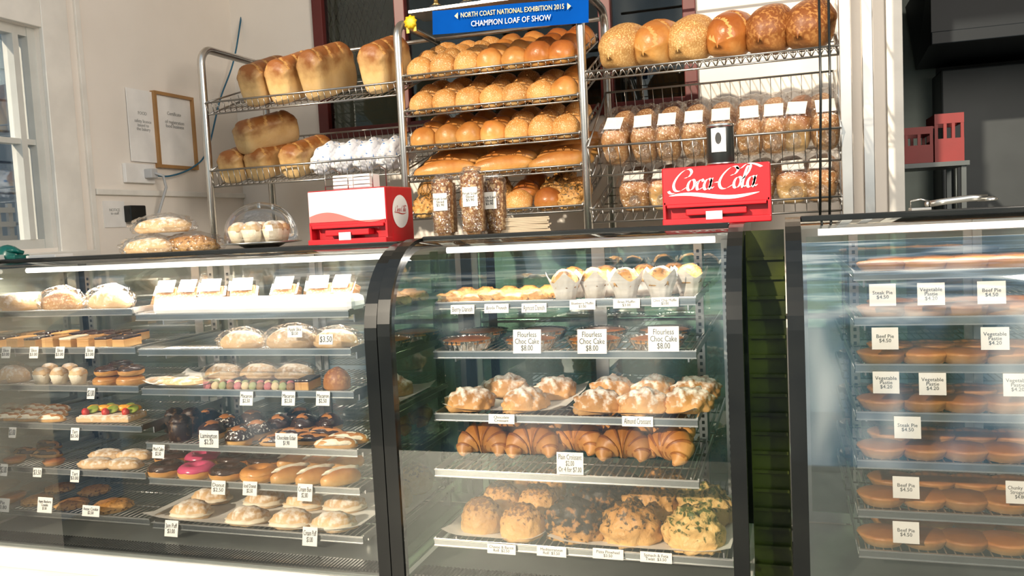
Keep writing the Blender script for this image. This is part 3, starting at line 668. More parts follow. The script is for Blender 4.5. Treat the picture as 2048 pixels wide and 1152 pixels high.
for u,Y in((362,2.23),(352,2.32),(385,2.33)):shelf_put([(None,cakeb,None),('icing_top',T1('ict',lambda b:b.blob(.03,.03,.02,.3,4,2,.1,3,c=(0,0,.055)),B_cake),'rough dark frosting')],u,Y,z,'mud_cake','tall dark chocolate cake with crumbs','cake',rnd(0,3),1.05,'chocolate cakes')
for u,Y,k in((425,2.26,'c'),(480,2.2,'s'),(455,2.35,'s'),(515,2.28,'s'),(420,2.42,'c'),(505,2.42,'c'),(560,2.36,'c'),(610,2.38,'c'),(660,2.4,'c'),(600,2.47,'c')):shelf_put(BALL[k],u,Y,z,'iced_bun','round bun with glossy chocolate icing','bun',rnd(0,3),1.05,'chocolate-iced buns')
for u,Y in((560,2.21),(625,2.24),(590,2.29),(650,2.31)):shelf_put(ECL['c'],u,Y,z,'chocolate_eclair','golden choux eclair with chocolate icing','eclair',.2,1.05,'chocolate eclairs')
for u,Y in((672,2.2),(695,2.26)):shelf_put(ECL['w'],u,Y,z,'cream_finger','pale cream-iced pastry finger','pastry',.2,1.05,'cream fingers')
tag(418,878,2.14,.07,.052,'Lamington\n$2.20',lean=.1,size=.022);tag(573,881,2.14,.075,.042,'Chocolate Eclair\n$1.90',lean=.1,size=.018);tag(317,903,2.14,.045,.042,'Mud Cake\n$2.50')
z=zb[4]
for u,k in((335,'c'),(395,'p'),(458,'c'),(520,'n')):
    shelf_put(DON[k],u,2.21,z,'iced_doughnut','ring doughnut with '+{'c':'chocolate','p':'pink','n':'caramel'}[k]+' icing','doughnut',0,1.08,'iced doughnuts');shelf_put(DON['p' if k=='p' else 'c'],u+12,2.34,z,'iced_doughnut','ring doughnut with '+('pink' if k=='p' else 'chocolate')+' icing','doughnut',0,1.08,'iced doughnuts')
for u in(582,632,682):
    for Y in(2.22,2.37):shelf_put(FING,u+(Y-2.2)*60,Y,z,'cream_finger_bun','golden finger bun split with piped cream','bun',.9,1,'cream finger buns')
tag(437,975,2.145,.05,.042,'Donut\n$2.50');tag(500,977,2.145,.05,.042,'Iced Donut\n$2.50');tag(610,985,2.145,.05,.05,'Cream Bun\n$2.80')
z=zb[5]
paper_sheet(XU(290,2.18,z),XU(708,2.18,z),2.165,2.52,z)
for i,(u,Y) in enumerate(((385,2.24),(497,2.22),(585,2.22),(668,2.22),(425,2.38),(530,2.38),(610,2.38),(690,2.38))):shelf_put(PUFF[i%2],u,Y,z+.004,'cream_puff','sugar-dusted pastry puff filled with cream','pastry',.15,1,'cream puffs')
tag(343,1057,2.145,.05,.05,'Jam Puff\n$3.00');tag(620,1073,2.145,.05,.055,'Cream Puff\n$3.00')
# ---- right case
for k,z in enumerate(zr):
    for j,Y in enumerate((2.26,2.4)):
        for i in range(5):
            u=1765+i*82+j*18
            if u>2070:continue
            shelf_put(piec,u,Y,z,'pie','small round golden meat pie','pie',rnd(0,3),(1.05,1.05,1.05),'pies on shelves')
for u,v in((1765,590),(1862,588),(1983,585),(1770,677),(1990,677),(1772,765),(1865,768),(2035,770),(1815,855),(1812,975),(2040,985),(1812,1065)):
    tag(u,v,2.163,.058,.052,random.choice(('Beef Pie\n$4.50','Chunky Beef\nStroganoff\n$4.80','Steak Pie\n$4.50','Vegetable\nPastie\n$4.20')),lean=.08,size=.012)
# ------------------------------------------------------------ things on the case tops
YS=2.42
def top(u,Y=YS,zt=ZL):return (XU(u,Y,zt),Y,zt+.0005)
bagB=T1('bb',lambda b:b.blob(.125,.06,.05,.2,3.4,3,.5,4),plastic);lb=T1('lb',lambda b:b.blob(.108,.048,.042,.16,2,3,.45,3),B_pale);lb2=T1('lb2',lambda b:b.blob(.108,.048,.042,.2,2,6,.45,3),B_cook)
for u,Y,dz,m,r in((300,2.40,0,lb,.05),(385,2.44,0,lb2,.2),(330,2.42,.068,lb,.25)):
    p=top(u,Y);inst([(None,bagB,None),('bread',m,'crusty golden bread')],'bagged_bread','crusty bread in a clear plastic bag on the case','bread',(p[0],p[1],p[2]+dz),(0,0,r),(.92,.92,.86),'bagged breads on the case')
p=top(525);ds=mk('cake_stand',T1('plate',lambda b:b.lathe([(.05,0),(.06,.004),(.075,.012),(.128,.016),(.13,.02),(.12,.019),(0,.018)],48),steel),loc=p,label='round silver cake plate with clear dome cover',cat='cake stand')
b=MB();b.open=True;b.lathe([(.118,.019),(.118,.05)]+[(.118*math.cos(a*H90/10),.05+.1*math.sin(a*H90/10)) for a in range(1,10)]+[(.004,.15)],48)
mk('dome_cover',b.mesh('dome',dome_g),ds,label='clear acrylic dome cover')
for dx,dy in((-.065,-.03),(0,-.05),(.065,-.03),(-.03,.04),(.04,.045)):
    inst(CUPC,'cupcake','pale sugared cupcake under the clear dome','cupcake',(p[0]+dx,p[1]+dy,p[2]+.02),(0,0,dx*9),1.15,'cupcakes under the dome')
def catmull(pts,n=10,closed=False):
    out=[];N=len(pts)
    for i in range(N if closed else N-1):
        g=lambda k:Vector(pts[k%N] if closed else pts[max(0,min(N-1,k))])
        a,b_,c,d=g(i-1),g(i),g(i+1),g(i+2)
        for k in range(n):
            t=k/n;out.append(.5*((2*b_)+(c-a)*t+(2*a-5*b_+4*c-d)*t*t+(3*b_-a-3*c+d)*t**3))
    out.append(Vector(pts[0] if closed else pts[-1]));return out
def script_logo(width,m):
    C=[(.62,.70),(.80,.74),(.90,.98),(.72,1.16),(.42,1.06),(.16,.72),(.08,.34),(.24,.04),(.52,.0),(.84,.2)]
    sh=lambda s_,dx:[(x+dx,y) for x,y in s_]
    el=lambda cx:[(cx+.175*math.cos(a),.29+.30*math.sin(a)) for a in [i*math.pi/4 for i in range(8)]]
    st=lambda x:[(x,.6),(x-.02,.25),(x+.05,.0),(x+.17,.12)]
    strokes=[(C,0),(el(1.04),1),([(1.21,.42),(1.28,.45),(1.36,.40)],0),([(1.66,.44),(1.54,.58),(1.40,.44),(1.37,.2),(1.49,.0),(1.70,.14)],0),(el(1.92),1),(st(2.09),0),([(2.24,.34),(2.36,.37),(2.48,.36)],0),
     (sh(C,2.45),0),(el(3.49),1),([(3.66,.42),(3.76,.5),(3.93,.8),(3.97,1.1),(3.87,1.18),(3.79,.95),(3.77,.25),(3.85,.0),(3.98,.12)],0),(el(4.20),1),(st(4.37),0),
     ([(3.21,1.12),(3.45,1.0),(3.75,1.25),(4.15,1.22),(4.55,1.05)],0),([(.52,.0),(.2,-.12),(.0,-.1),(-.12,.02)],0)]
    b=MB();nib=Vector((.066,.026))
    for pts,cl in strokes:
        q=catmull([Vector(p) for p in pts],10,bool(cl));vs=[];fs=[]
        for p in q:
            for s_ in(-1,1):
                x=p.x+s_*nib.x;y=p.y+s_*nib.y;vs.append((x+.28*y,y,0))
        for i in range(len(q)-1):fs.append([2*i,2*i+1,2*i+3,2*i+2])
        b.add(vs,fs)
    xs=[i/24 for i in range(25)];vs=[]
    for t in xs:
        y=-.33+.14*math.sin(t*6.0+.6);h=.11*math.sin(t*math.pi)**.6+.005 if 0<t<1 else .005;vs+=[(-.1+4.8*t,y-h,0),(-.1+4.8*t,y+h,0)]
    b.add(vs,[[2*i,2*i+2,2*i+3,2*i+1] for i in range(24)])
    k=width/4.95
    b.v=[((x-2.4)*k,(y-.35)*k,zz_) for x,y,zz_ in b.v]
    return b.mesh('logo',m)
def dispenser(u0_,u1_,vt,vb,Y,depth,rz,side,ZS):
    a=P(u0_,vb,Y=Y);c=P(u1_,vt,Y=Y);w=c.x-a.x;h=c.z-ZS
    o=mk('serviette_dispenser',None,loc=((a.x+c.x)/2,Y,ZS),rot=(0,0,rz),label='red counter-top serviette box with white script lettering'+(' and round side logo' if side else ''),cat='dispenser')
    b=MB()
    b.b2((-w/2,.03,0),(w/2,depth,h),.004);b.b2((-w/2+.0005,0,h*.34),(w/2-.0005,.035,h-.0005),.004)
    b.b2((-w/2+.001,0,0),(-w/2+.008,.04,h*.4));b.b2((w/2-.008,0,0),(w/2-.001,.04,h*.4));b.b2((-w/2,-.012,0),(w/2,.03,.018),.003)
    b.b2((-w/2+.012,-.004,h*.30),(w/2-.012,.01,h*.36),.002)
    mk('body',b.mesh('disp',redm),o,label='glossy red box')
    b=MB();b.b2((-w*.28,-.008,h*.16),(w*.28,.028,h*.27),.003);mk('slot_flap',b.mesh('fl',redm),o)
    b=MB();b.b2((-w*.09,-.0135,h*.08),(w*.06,-.0115,h*.22));mk('label_sticker',b.mesh('st',whitem),o,label='small white sticker')
    if not side:
        mk('script_lettering',script_logo(w*.86,whitem),o,loc=(0,-.0012,h*.70),rot=(H90,0,0),label='white flowing script lettering')
    else:
        b=MB();b.b2((-w/2+.004,-.0012,h*.42),(w/2-.004,-.0004,h-.004));mk('front_glare',b.mesh('fp',whitem),o,label='white glare painted over the red front')  # white sheet puts the glare on the box front into colour
        b=MB();vs=[]
        for i in range(25):
            t=i/24;y=h*(.50+.10*math.sin(t*5.5+.3));vs+=[(-w/2+.005+(w-.01)*t,-.0018,h*.42),(-w/2+.005+(w-.01)*t,-.0018,y-.004*t)]
        b.add(vs,[[2*i,2*i+2,2*i+3,2*i+1] for i in range(24)]);mk('red_wave',b.mesh('rw',mat('pale_red',(.7,.16,.14),.4)),o,label='red wave stripe')
        b=MB();n=40;rr=h*.30
        b.add([(w/2+.0012,depth/2+rr*math.cos(2*math.pi*i/n),h*.55+rr*math.sin(2*math.pi*i/n)) for i in range(n)],[list(range(n))]);mk('round_logo',b.mesh('rl',whitem),o,label='white disc')
        mk('script_lettering',script_logo(rr*1.5,redm),o,loc=(w/2+.002,depth/2,h*.58),rot=(H90,0,H90),label='small red script lettering')
    return o,a,c,h
d1,a1,c1,h1=dispenser(617,773,372,478,2.36,.17,-.06,True,ZL+.0005)
d2,a2,c2,h2=dispenser(1326,1540,322,440,2.40,.11,0,False,ZC+.0005)
b=MB();w=.13;b.b2((-w/2,0,0),(w/2,.07,.045),.003)
nb=mk('napkin_box',b.mesh('nb',whitem),loc=(d1.location.x+.0,2.40,ZL+h1+.001),label='small white napkin box on the red dispenser',cat='box')
b=MB()
for z_ in(.012,.035):b.tube([(-w/2-.015,-.02,z_),(w/2+.02,-.02,z_)],.0018,6)
for x in(-w/2-.015,0,w/2+.02):b.tube([(x,-.02,0),(x,-.02,.055),(x,.03,.07),(x,.075,.06),(x,.075,0)],.0018,6)
mk('wire_holder',b.mesh('wh',wirem),nb,label='thin chrome wire holder')
b=MB();b.lathe([(.036,0),(.037,.002),(.037,.108),(.036,.11),(.034,.112),(0,.111)],40);b.i=1
b.lathe([(.0385,.001),(.0385,.006),(.036,.007)],40);b.lathe([(.0385,.104),(.0385,.112),(.034,.113)],40)
can=mk('tin_canister',b.mesh('can',mat('tin_black',(.015,.018,.017),.35),steel),loc=(XU(1442,2.45,ZC+h2),2.455,ZC+h2+.001),label='black tin canister with white panel on red dispenser',cat='tin')
b=MB();vs=[]
for i in range(13):
    a=-2.2+i*1.1/12;vs+=[(.0378*math.cos(a),.0378*math.sin(a),.035),(.0378*math.cos(a),.0378*math.sin(a),.1)]
b.add(vs,[[2*i,2*i+2,2*i+3,2*i+1] for i in range(12)],True);mk('paper_panel',b.mesh('pp',whitem),can,label='white panel with black oval emblem')
b=MB();b.add([(.0385*math.cos(-1.65+.22*math.cos(t)),.0385*math.sin(-1.65+.22*math.cos(t)),.072+.016*math.sin(t)) for t in [i*math.pi/12 for i in range(24)]],[list(range(24))]);mk('emblem',b.mesh('em',ink),can)
for u,Y,hh,r in((893,2.36,.17,0),(950,2.33,.185,.1),(992,2.40,.165,-.1)):
    w_=.06;b=MB()
    bm=bmesh.new();bmesh.ops.create_cube(bm,size=1)
    for v in bm.verts:v.co=Vector((v.co.x*w_,v.co.y*w_,(v.co.z+.5)*hh))
    bmesh.ops.bevel(bm,geom=bm.edges[:],offset=.012,segments=3,affect='EDGES');b.bm(bm,True)
    p=top(u,Y,ZC);o=mk('packaged_fruit_loaf',b.mesh('fl',B_fruit),loc=p,rot=(0,0,r),label='upright brown fruit loaf in clear film with label',cat='loaf',group='packaged fruit loaves')
    b=MB();b.b2((-w_/2-.002,-w_/2-.002,.001),(w_/2+.002,w_/2+.002,hh+.003),.011);b.blob(.026,.026,.012,.4,5,2,.3,3,c=(0,0,hh));mk('film_wrap',b.mesh('fw',plastic),o)
    b=MB();b.b2((-.022,-w_/2-.0045,hh*.45),(.022,-w_/2-.003,hh*.75));mk('paper_label',b.mesh('pl',tagm),o,label='white printed label')
    mk('lettering',textmesh('Fruit Loaf\nSliced\n$5.90',.011),o,loc=(0,-w_/2-.005,hh*.6),rot=(H90,0,0))
b=MB()
for i in range(9):b.box((rnd(-.003,.003),0,.003+i*.005),(.15,.17,.0045),0,(0,0,rnd(-.08,.08)))
mk('paper_bag_stack',b.mesh('pbs',mat('kraft_paper',(.5,.4,.28),.7)),loc=top(1048,2.5,ZC),rot=(0,0,.3),label='stack of flat paper bags on the case',cat='paper bags')
def tongs(b):
    for s_ in(1,-1):
        b.tube([(0,0,.012),(.05,s_*.008,.014),(.14,s_*.02,.016),(.2,s_*.026,.014)],.007,8)
        b.blob(.026,.016,.007,.1,6,1,.3,2,c=(.212,s_*.024,.007))
    b.tube([(-.01,-.006,.012),(-.018,0,.012),(-.01,.006,.012)],.006,8)
mk('tongs',T1('tongs',tongs,steel),loc=(XU(1862,2.38,ZR),2.38,ZR+.004),rot=(0,-.05,.12),scale=(.62,1,1.2),label='stainless steel serving tongs on the case top',cat='tongs')
b=MB();b.b2((-.05,-.01,0),(.05,.05,.012),.003);b.tube([(-.05,0,.012),(-.05,0,.035),(.0,0,.04),(.05,0,.03)],.003,6);mk('tong_rest',b.mesh('tr',steel),loc=(XU(1842,2.5,ZR),2.5,ZR),scale=(.5,1,.8),label='small steel tong rest on the case',cat='tong rest')
b=MB();b.blob(.05,.03,.035,.1,2,2,.3,3);b.b2((-.055,-.028,0),(.055,.028,.014),.004);b.tube([(.02,-.02,.03),(.05,-.02,.028),(.06,0,.02)],.006,8)
mk('tape_dispenser',b.mesh('td',mat('teal_plastic',(.0,.12,.1),.3)),loc=top(18,2.31),scale=1.15,label='teal plastic tape dispenser on the case',cat='tape dispenser')
b=MB();b.b2((-.06,-.04,0),(.06,.05,.012),.003);mk('notepad',b.mesh('np',whitem),loc=top(98,2.36),rot=(0,0,.1),label='white paper notepad on the case',cat='notepad')
# ------------------------------------------------------------ bread rack
RYF=3.1;RYB=3.56
xr=[XU(u,RYF,z_) for u,z_ in((412,1.9),(803,1.9),(1166,1.9),(1690,1.9))]
ztop=P(800,42,Y=RYF).z
rack=mk('bread_rack',None,loc=((xr[0]+xr[3])/2,3.4,0),label='long three-bay stainless steel bakery bread rack with wire shelves',cat='bread rack')
inv=-Vector(rack.location)
def rp(n,b,*m,lb=None):return mk(n,b.mesh(n,*m),rack,loc=inv,label=lb)
for i,x in enumerate(xr[:3]):
    zt=ztop+(.0,.0,.05)[i];pts=[(x,RYF,0),(x,RYF,zt-.07)]
    for k in range(1,7):a=H90*k/6;pts.append((x,RYF+.07-.07*math.cos(a),zt-.07+.07*math.sin(a)))
    for k in range(0,7):a=H90*k/6;pts.append((x,RYB-.07+.07*math.sin(a),zt-.07+.07*math.cos(a)))
    pts.append((x,RYB,0));b=MB();b.tube(pts,.0165,12);rp('side_frame',b,steel,lb='bent stainless tube side frame')
b=MB();x=xr[3];b.b2((x-.018,RYF-.018,0),(x+.018,RYF+.018,2.6),.003);b.b2((x+.0,RYB-.018,0),(x+.036,RYB+.018,2.6),.003);b.b2((x+.09,RYB+.0,0),(x+.13,RYB+.04,2.6),.003)
for z_ in(1.5,1.75,2.0,2.25):b.w((x,RYF,z_-.02),(x+.0,RYB,z_+.2),.006)
rp('side_frame',b,steel,lb='square steel side frame')
b=MB()
for i in range(2):b.tube([(xr[i],RYB-.1,ztop-.003),(xr[i+1],RYB-.1,ztop-.003)],.009,8)
b.tube([(xr[0],RYB,1.0),(xr[3],RYB,1.0)],.012,8);b.tube([(xr[0],RYF,.3),(xr[3],RYF,.3)],.012,8);b.tube([(xr[2],RYB,2.36),(xr[3],RYB,2.36)],.006,8)
rp('cross_rail',b,steel,lb='steel cross rail')
class Sh: pass
def wire_shelf(xa,xb,zf,tilt,depth=.42,lip=.035,back=.0,zig=False,sp=.028,side=.03,nc=5):
    b=MB();ct,st=math.cos(tilt),math.sin(tilt)
    def q(x,s_,h=0):return (x,RYF+.0+s_*ct-h*st,zf+s_*st+h*ct)
    n=int((xb-xa)/sp)
    for i in range(n+1):
        x=xa+(xb-xa)*i/n;b.w(q(x,0),q(x,depth),.0016)
        if lip and not zig:b.w(q(x,0),q(x,0,lip),.0017)
        if zig and i<n:b.w(q(x,0),q(x+(xb-xa)/n/2,0,lip),.0022);b.w(q(x+(xb-xa)/n/2,0,lip),q(x+(xb-xa)/n,0),.0022)
        if back:b.w(q(x,depth),q(x,depth,back),.0017)
    for i in range(nc):s_=depth*i/(nc-1);b.w(q(xa,s_),q(xb,s_),.0028)
    if lip:b.tube([q(xa,0,lip),q(xb,0,lip)],.0042,6)
    b.tube([q(xa,0),q(xb,0)],.0038,6)
    if back:b.tube([q(xa,depth,back),q(xb,depth,back)],.004,6)
    for x in(xa,xb):
        b.tube([q(x,0,lip),q(x,depth,max(back,side))],.004,6);b.tube([q(x,0),q(x,depth)],.004,6)
        for i in range(8):b.w(q(x,depth*i/7),q(x,depth*i/7,side),.0018)
    rp('wire_shelf',b,wirem,lb='sloping chrome wire shelf')
    s=Sh();s.q=q;s.xa=xa;s.xb=xb;s.t=tilt;return s
def onsh(s,t,x,d,name,label,cat,rz=0,sc_=1,group=None,h=.003):
    p=s.q(x,d,h);o=inst(t,name,label,cat,p,(0,0,0),sc_,group)
    o.rotation_mode='XYZ';o.rotation_euler=(Matrix.Rotation(s.t,3,'X')@Matrix.Rotation(rz,3,'Z')).to_euler();return o
def xq(s,u,d):
    p=s.q(0,d,.05);return XU(u,p[1],p[2])
e=.02
mid=[wire_shelf(xr[1]+e,xr[2]-e,P(1000,v,Y=RYF).z,math.radians(21),.42 if i==0 else .40,.022) for i,v in enumerate((143,216,290,352,430))]
for k in(0,1,2):
    s=mid[k];cols=7;W=s.xb-s.xa
    for r_ in range(4 if k==0 else 3):
        for i in range(cols):
            x=s.xa+.055+(W-.11)*i/(cols-1)
            if k==0:t=random.choice(sbuns) if i<3 else (random.choice(buns) if i<5 else random.choice(dbuns));l='glossy dark round bun' if i>4 else ('seeded round bun' if i<3 else 'smooth golden round bun')
            elif k==1:t=random.choice(sbuns) if i<6 else buns[0];l='seeded round bun' if i<6 else 'smooth golden round bun'
            else:t=random.choice(buns) if i<4 else random.choice(sbuns);l='smooth golden round bun' if i<4 else 'seeded round bun'
            onsh(s,t,x+rnd(-.004,.004),.055+r_*.103,'bread_bun',l+' on a wire rack shelf','bread bun',rnd(0,6),(1.0,1.0,rnd(1.0,1.15)),'buns on the rack')
s=mid[3]
for r_ in range(4):
    for i in range(3):onsh(s,longr[(i+r_)%2],s.xa+.13+i*.235+rnd(-.01,.01)+r_*.004,.05+r_*.085,'long_roll','long glossy golden bread roll on the rack','bread roll',.22,1.05,'long rolls on the rack')
s=mid[4]
for i,(u,d) in enumerate(((850,.06),(1035,.06),(1095,.06),(1146,.06),(880,.17),(1050,.17),(1110,.17),(1155,.17),(1070,.28),(1130,.28),(860,.28),(945,.1),(1000,.2))):
    onsh(s,[savs[0],sbuns[0],dbuns[0]][i%3],xq(s,u,d),d,'bread_roll','crusty cheese-topped bread roll on the rack','bread roll',rnd(0,3),(.78 if i%3==0 else 1),'crusty rolls on the bottom shelf')
l1=wire_shelf(xr[0]+e,xr[1]-e,P(650,205,Y=RYF).z,math.radians(20),.42,.05)
l2=wire_shelf(xr[0]+e,xr[1]-e,P(650,358,Y=RYF).z,math.radians(16),.42,.07,back=.12)
for i,(u,d,r_,hs) in enumerate(((524,.16,-.14,1.0),(580,.16,-.16,1.03),(648,.16,-.24,1.15),(765,.16,-.12,1.12))):
    onsh(l1,loafA[i%3],xq(l1,u,0.1),d,'bread_loaf','tall golden tin loaf with slashed brown crust','bread loaf',r_,(1.02,.9,hs),'loaves on the left bay shelf')
for u,d,r_ in((482,.15,-.1),(535,.16,-.2),(603,.16,-.15)):
    onsh(l2,loafA[0],xq(l2,u,.1),d,'bread_loaf','pale golden tin loaf lying in the basket','bread loaf',r_,(.95,.95,.8),'loaves in the wire basket')
p=l2.q(xq(l2,528,.1),.13,.0);inst(loafA[1],'bread_loaf','pale golden tin loaf stacked on other loaves','bread loaf',(p[0]+.01,p[1],p[2]+.125),(.28,.15,-.45),(1.05,.95,.8),'loaves in the wire basket')
pbag=T1('pb',lambda b:b.blob(.06,.12,.075,.16,3.5,9,.6,4),B_print)
for i,u in enumerate((655,700,742,785)):
    onsh(l2,pbag,xq(l2,u,.12),.16,'packaged_loaf','sliced loaf in white and blue printed bag','packaged bread',rnd(-.25,.1),(.95,1,.95),'printed loaf bags')
r1=wire_shelf(xr[2]+e,xr[3]-e,P(1450,132,Y=RYF).z,math.radians(22),.42,.03,zig=True)
r2=wire_shelf(xr[2]+e,xr[3]-e,P(1450,335,Y=RYF).z,math.radians(27),.45,.115,back=.16,sp=.036)
r3=wire_shelf(xr[2]+e,xr[3]-e,P(1450,432,Y=RYF).z,math.radians(20),.40,.05,sp=.036)
for i,(u,t,l) in enumerate(((1248,loafR[0],'round seeded pale loaf'),(1316,loafS,'golden slashed loaf'),(1384,loafR[1],'round seeded golden loaf'),(1462,loafD,'brown slashed glossy loaf'),(1542,loafT[0],'dark crackled tiger loaf'),(1620,loafT[1],'dark crackled tiger loaf'))):
    onsh(r1,t,xq(r1,u,.12),.14,'bread_loaf',l+' on the wire shelf','bread loaf',-.35,(1.02,1,1.08),'loaves on the top shelf')
for i,u in enumerate((1240,1290,1340,1392,1445,1500,1550,1600,1648)):
    onsh(r2,BAGL['by'[i%2] if i>5 else 'b'],xq(r2,u,.14),.19,'bagged_loaf','brown loaf in clear plastic bag with white label','packaged bread',rnd(-.15,.1),(.82,.95,1.1),'bagged loaves in the basket')
for i,u in enumerate((1270,1330,1390,1450,1520,1585,1645)):
    onsh(r3,BAGL['y' if i%2 else 'b'],xq(r3,u,.12),.19,'bagged_loaf','loaf in clear plastic bag with white label','packaged bread',rnd(-.15,.1),(.95,.9,.95),'bagged loaves on the low shelf')
bl=P(866,65,Y=RYF-.03);br=P(1178,40,Y=RYF-.03);hh=.088
bn=mk('banner',None,loc=((bl.x+br.x)/2,RYF-.03,(bl.z+br.z)/2+.036),rot=(0,-math.atan2(br.z-bl.z,br.x-bl.x),0),label='blue award ribbon banner with gold and white lettering',cat='banner')
w=br.x-bl.x
b=MB();vs=[];n=20
for i in range(n+1):
    t=i/n;y=.004*math.sin(t*9);vs+=[(-w/2+w*t,y,-hh/2),(-w/2+w*t,y,hh/2)]
b.add(vs,[[2*i,2*i+2,2*i+3,2*i+1] for i in range(n)],True);mk('ribbon',b.mesh('ribbon',mat('royal_blue',(.0,.07,.36),.9,spec=.08)),bn)
gold=mat('gold_print',(.85,.62,.25),.4)
mk('lettering',textmesh('NORTH COAST NATIONAL EXHIBITION 2015',.026,gold,.001,.40),bn,loc=(.015,-.007,.017),rot=(H90,0,0),label='gold capital lettering')
mk('lettering',textmesh('CHAMPION LOAF OF SHOW',.029,whitem,.001,.31),bn,loc=(.01,-.007,-.018),rot=(H90,0,0),label='white capital lettering')
for s_ in(-1,1):
    b=MB();b.add([(0,-.007,-.012),(0,-.007,.012),(s_*.014,-.007,0)],[[0,1,2]]);mk('arrow_mark',b.mesh('ar',gold),bn,loc=(.015+s_*.212,0,.017))
for i,u in enumerate((873,935,1045)):
    p=P(u,22,Y=3.3);b=MB();b.lathe([(.03,0),(.03,.02),(.024,.024)],24);b.i=1;b.lathe([(.022,.024),(.01,.035),(.006,.06),(.012,.075),(.03,.11),(.034,.15),(0,.15)],24)
    mk('trophy',b.mesh('tro',ink,mat('gold_metal',(.8,.55,.2),.25,1)),loc=(p.x,3.3,P(873,24,Y=3.3).z),label='small gold cup trophy on dark base above the rack',cat='trophy',group='trophies')
pz=P(873,24,Y=3.3).z
b=MB();b.b2((xr[1],3.22,pz-.012),(xr[2],3.38,pz-.001));rp('top_board',b,steel,lb='narrow steel top shelf')
p=P(822,45,Y=RYF-.02);b=MB();b.lathe([(0,0),(.022,.002),(.026,.006),(.012,.009),(0,.01)],30,fl=lambda a,r,z:(r*(1+.12*math.sin(a*9)),z))
ro=mk('rosette',b.mesh('ros',mat('yellow_ribbon',(.8,.52,.01),.5)),loc=p,rot=(H90,0,0),label='small yellow ribbon rosette tied on the rack',cat='rosette')
b=MB();b.b2((.01,-.035,.001),(.022,-.01,.003));b.b2((-.02,-.04,.001),(-.008,-.01,.003));mk('ribbon_tail',b.mesh('rt',MATS['yellow_ribbon']),ro)
for u in(1637,1656):
    p0=P(u,-60,Y=2.72);p1=P(u+3,440,Y=2.72);b=MB();b.tube([p0,p0.lerp(p1,.5)+Vector((.004,0,0)),Vector((p1.x,2.72,1.38))],.004,8);mk('black_cable',b.mesh('cab',black),label='thin black cable hanging from above',cat='cable',group='hanging cables')
# ---- left wall things
gi=mat('grey_ink',(.35,.35,.34),.6)
woodf=mat('wood_frame',(.38,.2,.07),.4)
a=P(315,335,X=XL+.01);c=P(382,196,X=XL+.01)
cf=mk('framed_certificate',None,loc=(XL+.012,(a.y+c.y)/2,(a.z+c.z)/2),label='certificate in a thin brown wooden frame on wall',cat='picture frame')
w=c.y-a.y;h=c.z-a.z;b=MB();t=.014
b.b2((-.012,-w/2,-h/2),(.012,-w/2+t,h/2));b.b2((-.012,w/2-t,-h/2),(.012,w/2,h/2));b.b2((-.012,-w/2+t,-h/2),(.0118,w/2-t,-h/2+t));b.b2((-.012,-w/2+t,h/2-t),(.0118,w/2-t,h/2));mk('frame',b.mesh('fr',woodf),cf)
mk('certificate',MB().b2((-.004,-w/2+t,-h/2+t),(.0,w/2-t,h/2-t)).mesh('cer',whitem),cf)
mk('lettering',textmesh('Certificate\n\nof registration\nfood business',.022,gi,fit=w*.5),cf,loc=(.002,0,.05),rot=(H90,0,H90))
a=P(264,322,X=XL+.01);c=P(308,185,X=XL+.01);w=c.y-a.y;h=c.z-a.z
ct=mk('paper_certificate',MB().b2((-.002,-w/2,-h/2),(.002,w/2,h/2)).mesh('ct',whitem),loc=(XL+.008,(a.y+c.y)/2,(a.z+c.z)/2),label='white printed paper certificate pinned to the wall',cat='certificate')
mk('lettering',textmesh('FOOD\n\nsafety licence\nissued to\nthe bakery',.02,gi,fit=w*.6),ct,loc=(.003,0,0.02),rot=(H90,0,H90))
a=P(213,455,X=XL+.01);c=P(250,402,X=XL+.01);w=c.y-a.y;h=c.z-a.z
n=mk('paper_notice',MB().b2((-.002,-w/2,-h/2),(.002,w/2,h/2)).mesh('pn',whitem),loc=(XL+.0025,(a.y+c.y)/2,(a.z+c.z)/2),label='small white paper notice on the wall',cat='notice')
mk('lettering',textmesh('NOTICE\nto staff',.016,gi,fit=w*.6),n,loc=(.003,0,.01),rot=(H90,0,H90))
a=P(250,365,X=XL+.01);c=P(305,330,X=XL+.01);w=c.y-a.y;h=c.z-a.z
ol=mk('power_outlet',MB().b2((-.012,-w/2,-h/2),(.006,w/2,h/2),.003).mesh('ol',whitem),loc=(XL+.013,(a.y+c.y)/2,(a.z+c.z)/2),label='white wall power outlet with plug',cat='power outlet')
gp=mat('grey_plug',(.5,.5,.5),.4)
mk('plug',MB().b2((.006,.02,-.02),(.045,.06,.02),.004).mesh('pg',gp),ol)
b=MB();b.tube([(.045,.04,0),(.062,.07,-.01),(.057,.09,-.06),(.037,.06,-.16),(.027,.02,-.26)],.006,8)
mk('power_cord',b.mesh('pc',gp),ol,label='grey power cord')
bc=mat('blue_cord',(.02,.13,.22),.5)
b=MB();q=[P(u,v,X=XL+.03) for u,v in((306,350),(340,352),(385,335),(415,300),(440,200))]+[P(470,110,X=XL+.06),P(492,-40,X=XL+.06)]
b.tube([v for v in catmull(q,8)],.004,6);mk('blue_rope',b.mesh('bc',bc),label='thin blue rope running along the wall',cat='rope')
b=MB();b.b2((XL,ty+.08,P(205,384,X=XL).z-.012),(XL+.014,YB,P(205,384,X=XL).z+.012),.003);S('trim_3',b,trimm)
a=P(272,425,X=XL+.03);b=MB();b.b2((-.02,-.04,-.04),(.02,.05,.03),.005);mk('junction_box',b.mesh('jb',black),loc=(XL+.021,a.y,a.z),label='small black junction box on the wall',cat='junction box')
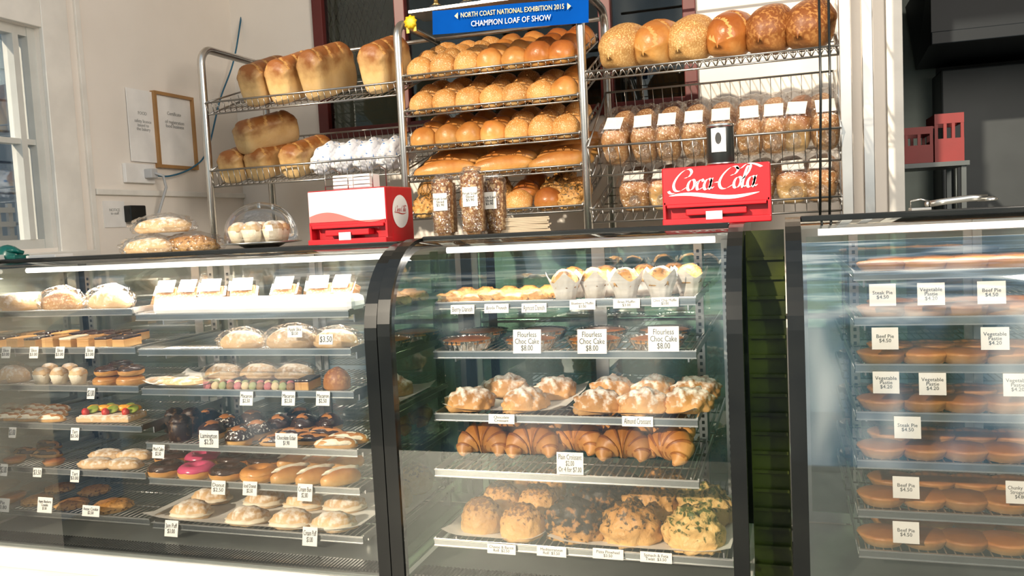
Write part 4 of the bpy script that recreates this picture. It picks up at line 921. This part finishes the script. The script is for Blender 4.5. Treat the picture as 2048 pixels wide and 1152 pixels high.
# ------------------------------------------------------------ lights & world
sl=bpy.data.lights.new('sun','SUN');sl.energy=4.7;sl.angle=.02;sl.color=(1,.87,.68)
so=bpy.data.objects.new('sun',sl);COL.objects.link(so);dv=Vector((.38,1,-.44));so.rotation_euler=dv.to_track_quat('-Z','Y').to_euler()
al=bpy.data.lights.new('added_fill_light','AREA');al.size=1.6;al.energy=95;al.color=(1,.88,.74)  # added fill without a real lamp, brightens the left wall and racks
ao=bpy.data.objects.new('added_fill_light',al);COL.objects.link(ao);ao.location=(1.7,.4,2.9);ao.rotation_euler=(Vector((-2.5,3.1,1.9))-ao.location).to_track_quat('-Z','Y').to_euler()
wd=bpy.data.worlds.new('world');sc.world=wd;wd.use_nodes=True;nt=wd.node_tree;L=nt.links;bg=nt.nodes['Background']
tc=nd(nt,'ShaderNodeTexCoord');sx=nd(nt,'ShaderNodeSeparateXYZ');L.new(tc.outputs['Generated'],sx.inputs[0])
rp_=nd(nt,'ShaderNodeValToRGB');mr=nd(nt,'ShaderNodeMapRange');mr.inputs['From Min'].default_value=-1;L.new(sx.outputs['Z'],mr.inputs['Value'])
e=rp_.color_ramp.elements;e[0].position=.36;e[0].color=(.18,.16,.13,1);e[1].position=.8;e[1].color=(.62,.70,.82,1)
for ps,cc in((.46,(.2,.24,.17)),(.53,(.35,.45,.48)),(.58,(.95,.90,.80))):x=e.new(ps);x.color=(*cc,1)
L.new(mr.outputs[0],rp_.inputs['Fac'])
mp=nd(nt,'ShaderNodeMapping');mp.inputs['Scale'].default_value=(7,7,1.1);L.new(tc.outputs['Generated'],mp.inputs[0])
n=nd(nt,'ShaderNodeTexNoise');n.inputs['Scale'].default_value=1.5;n.inputs['Detail'].default_value=3;L.new(mp.outputs[0],n.inputs['Vector'])
r3_=nd(nt,'ShaderNodeValToRGB');e=r3_.color_ramp.elements;e[0].position=.42;e[0].color=(.03,.07,.05,1);e[1].position=.64;e[1].color=(2.3,2.25,2.1,1);x=e.new(.52);x.color=(.3,.5,.68,1)
L.new(n.outputs['Fac'],r3_.inputs['Fac'])
mx=nd(nt,'ShaderNodeMix',data_type='RGBA',blend_type='MIX');mx.inputs['Factor'].default_value=.6
L.new(rp_.outputs['Color'],mx.inputs['A']);L.new(r3_.outputs['Color'],mx.inputs['B']);L.new(mx.outputs['Result'],bg.inputs['Color']);bg.inputs['Strength'].default_value=.95
vs_=sc.view_settings;vs_.view_transform='Standard';vs_.look='None';vs_.exposure=.05
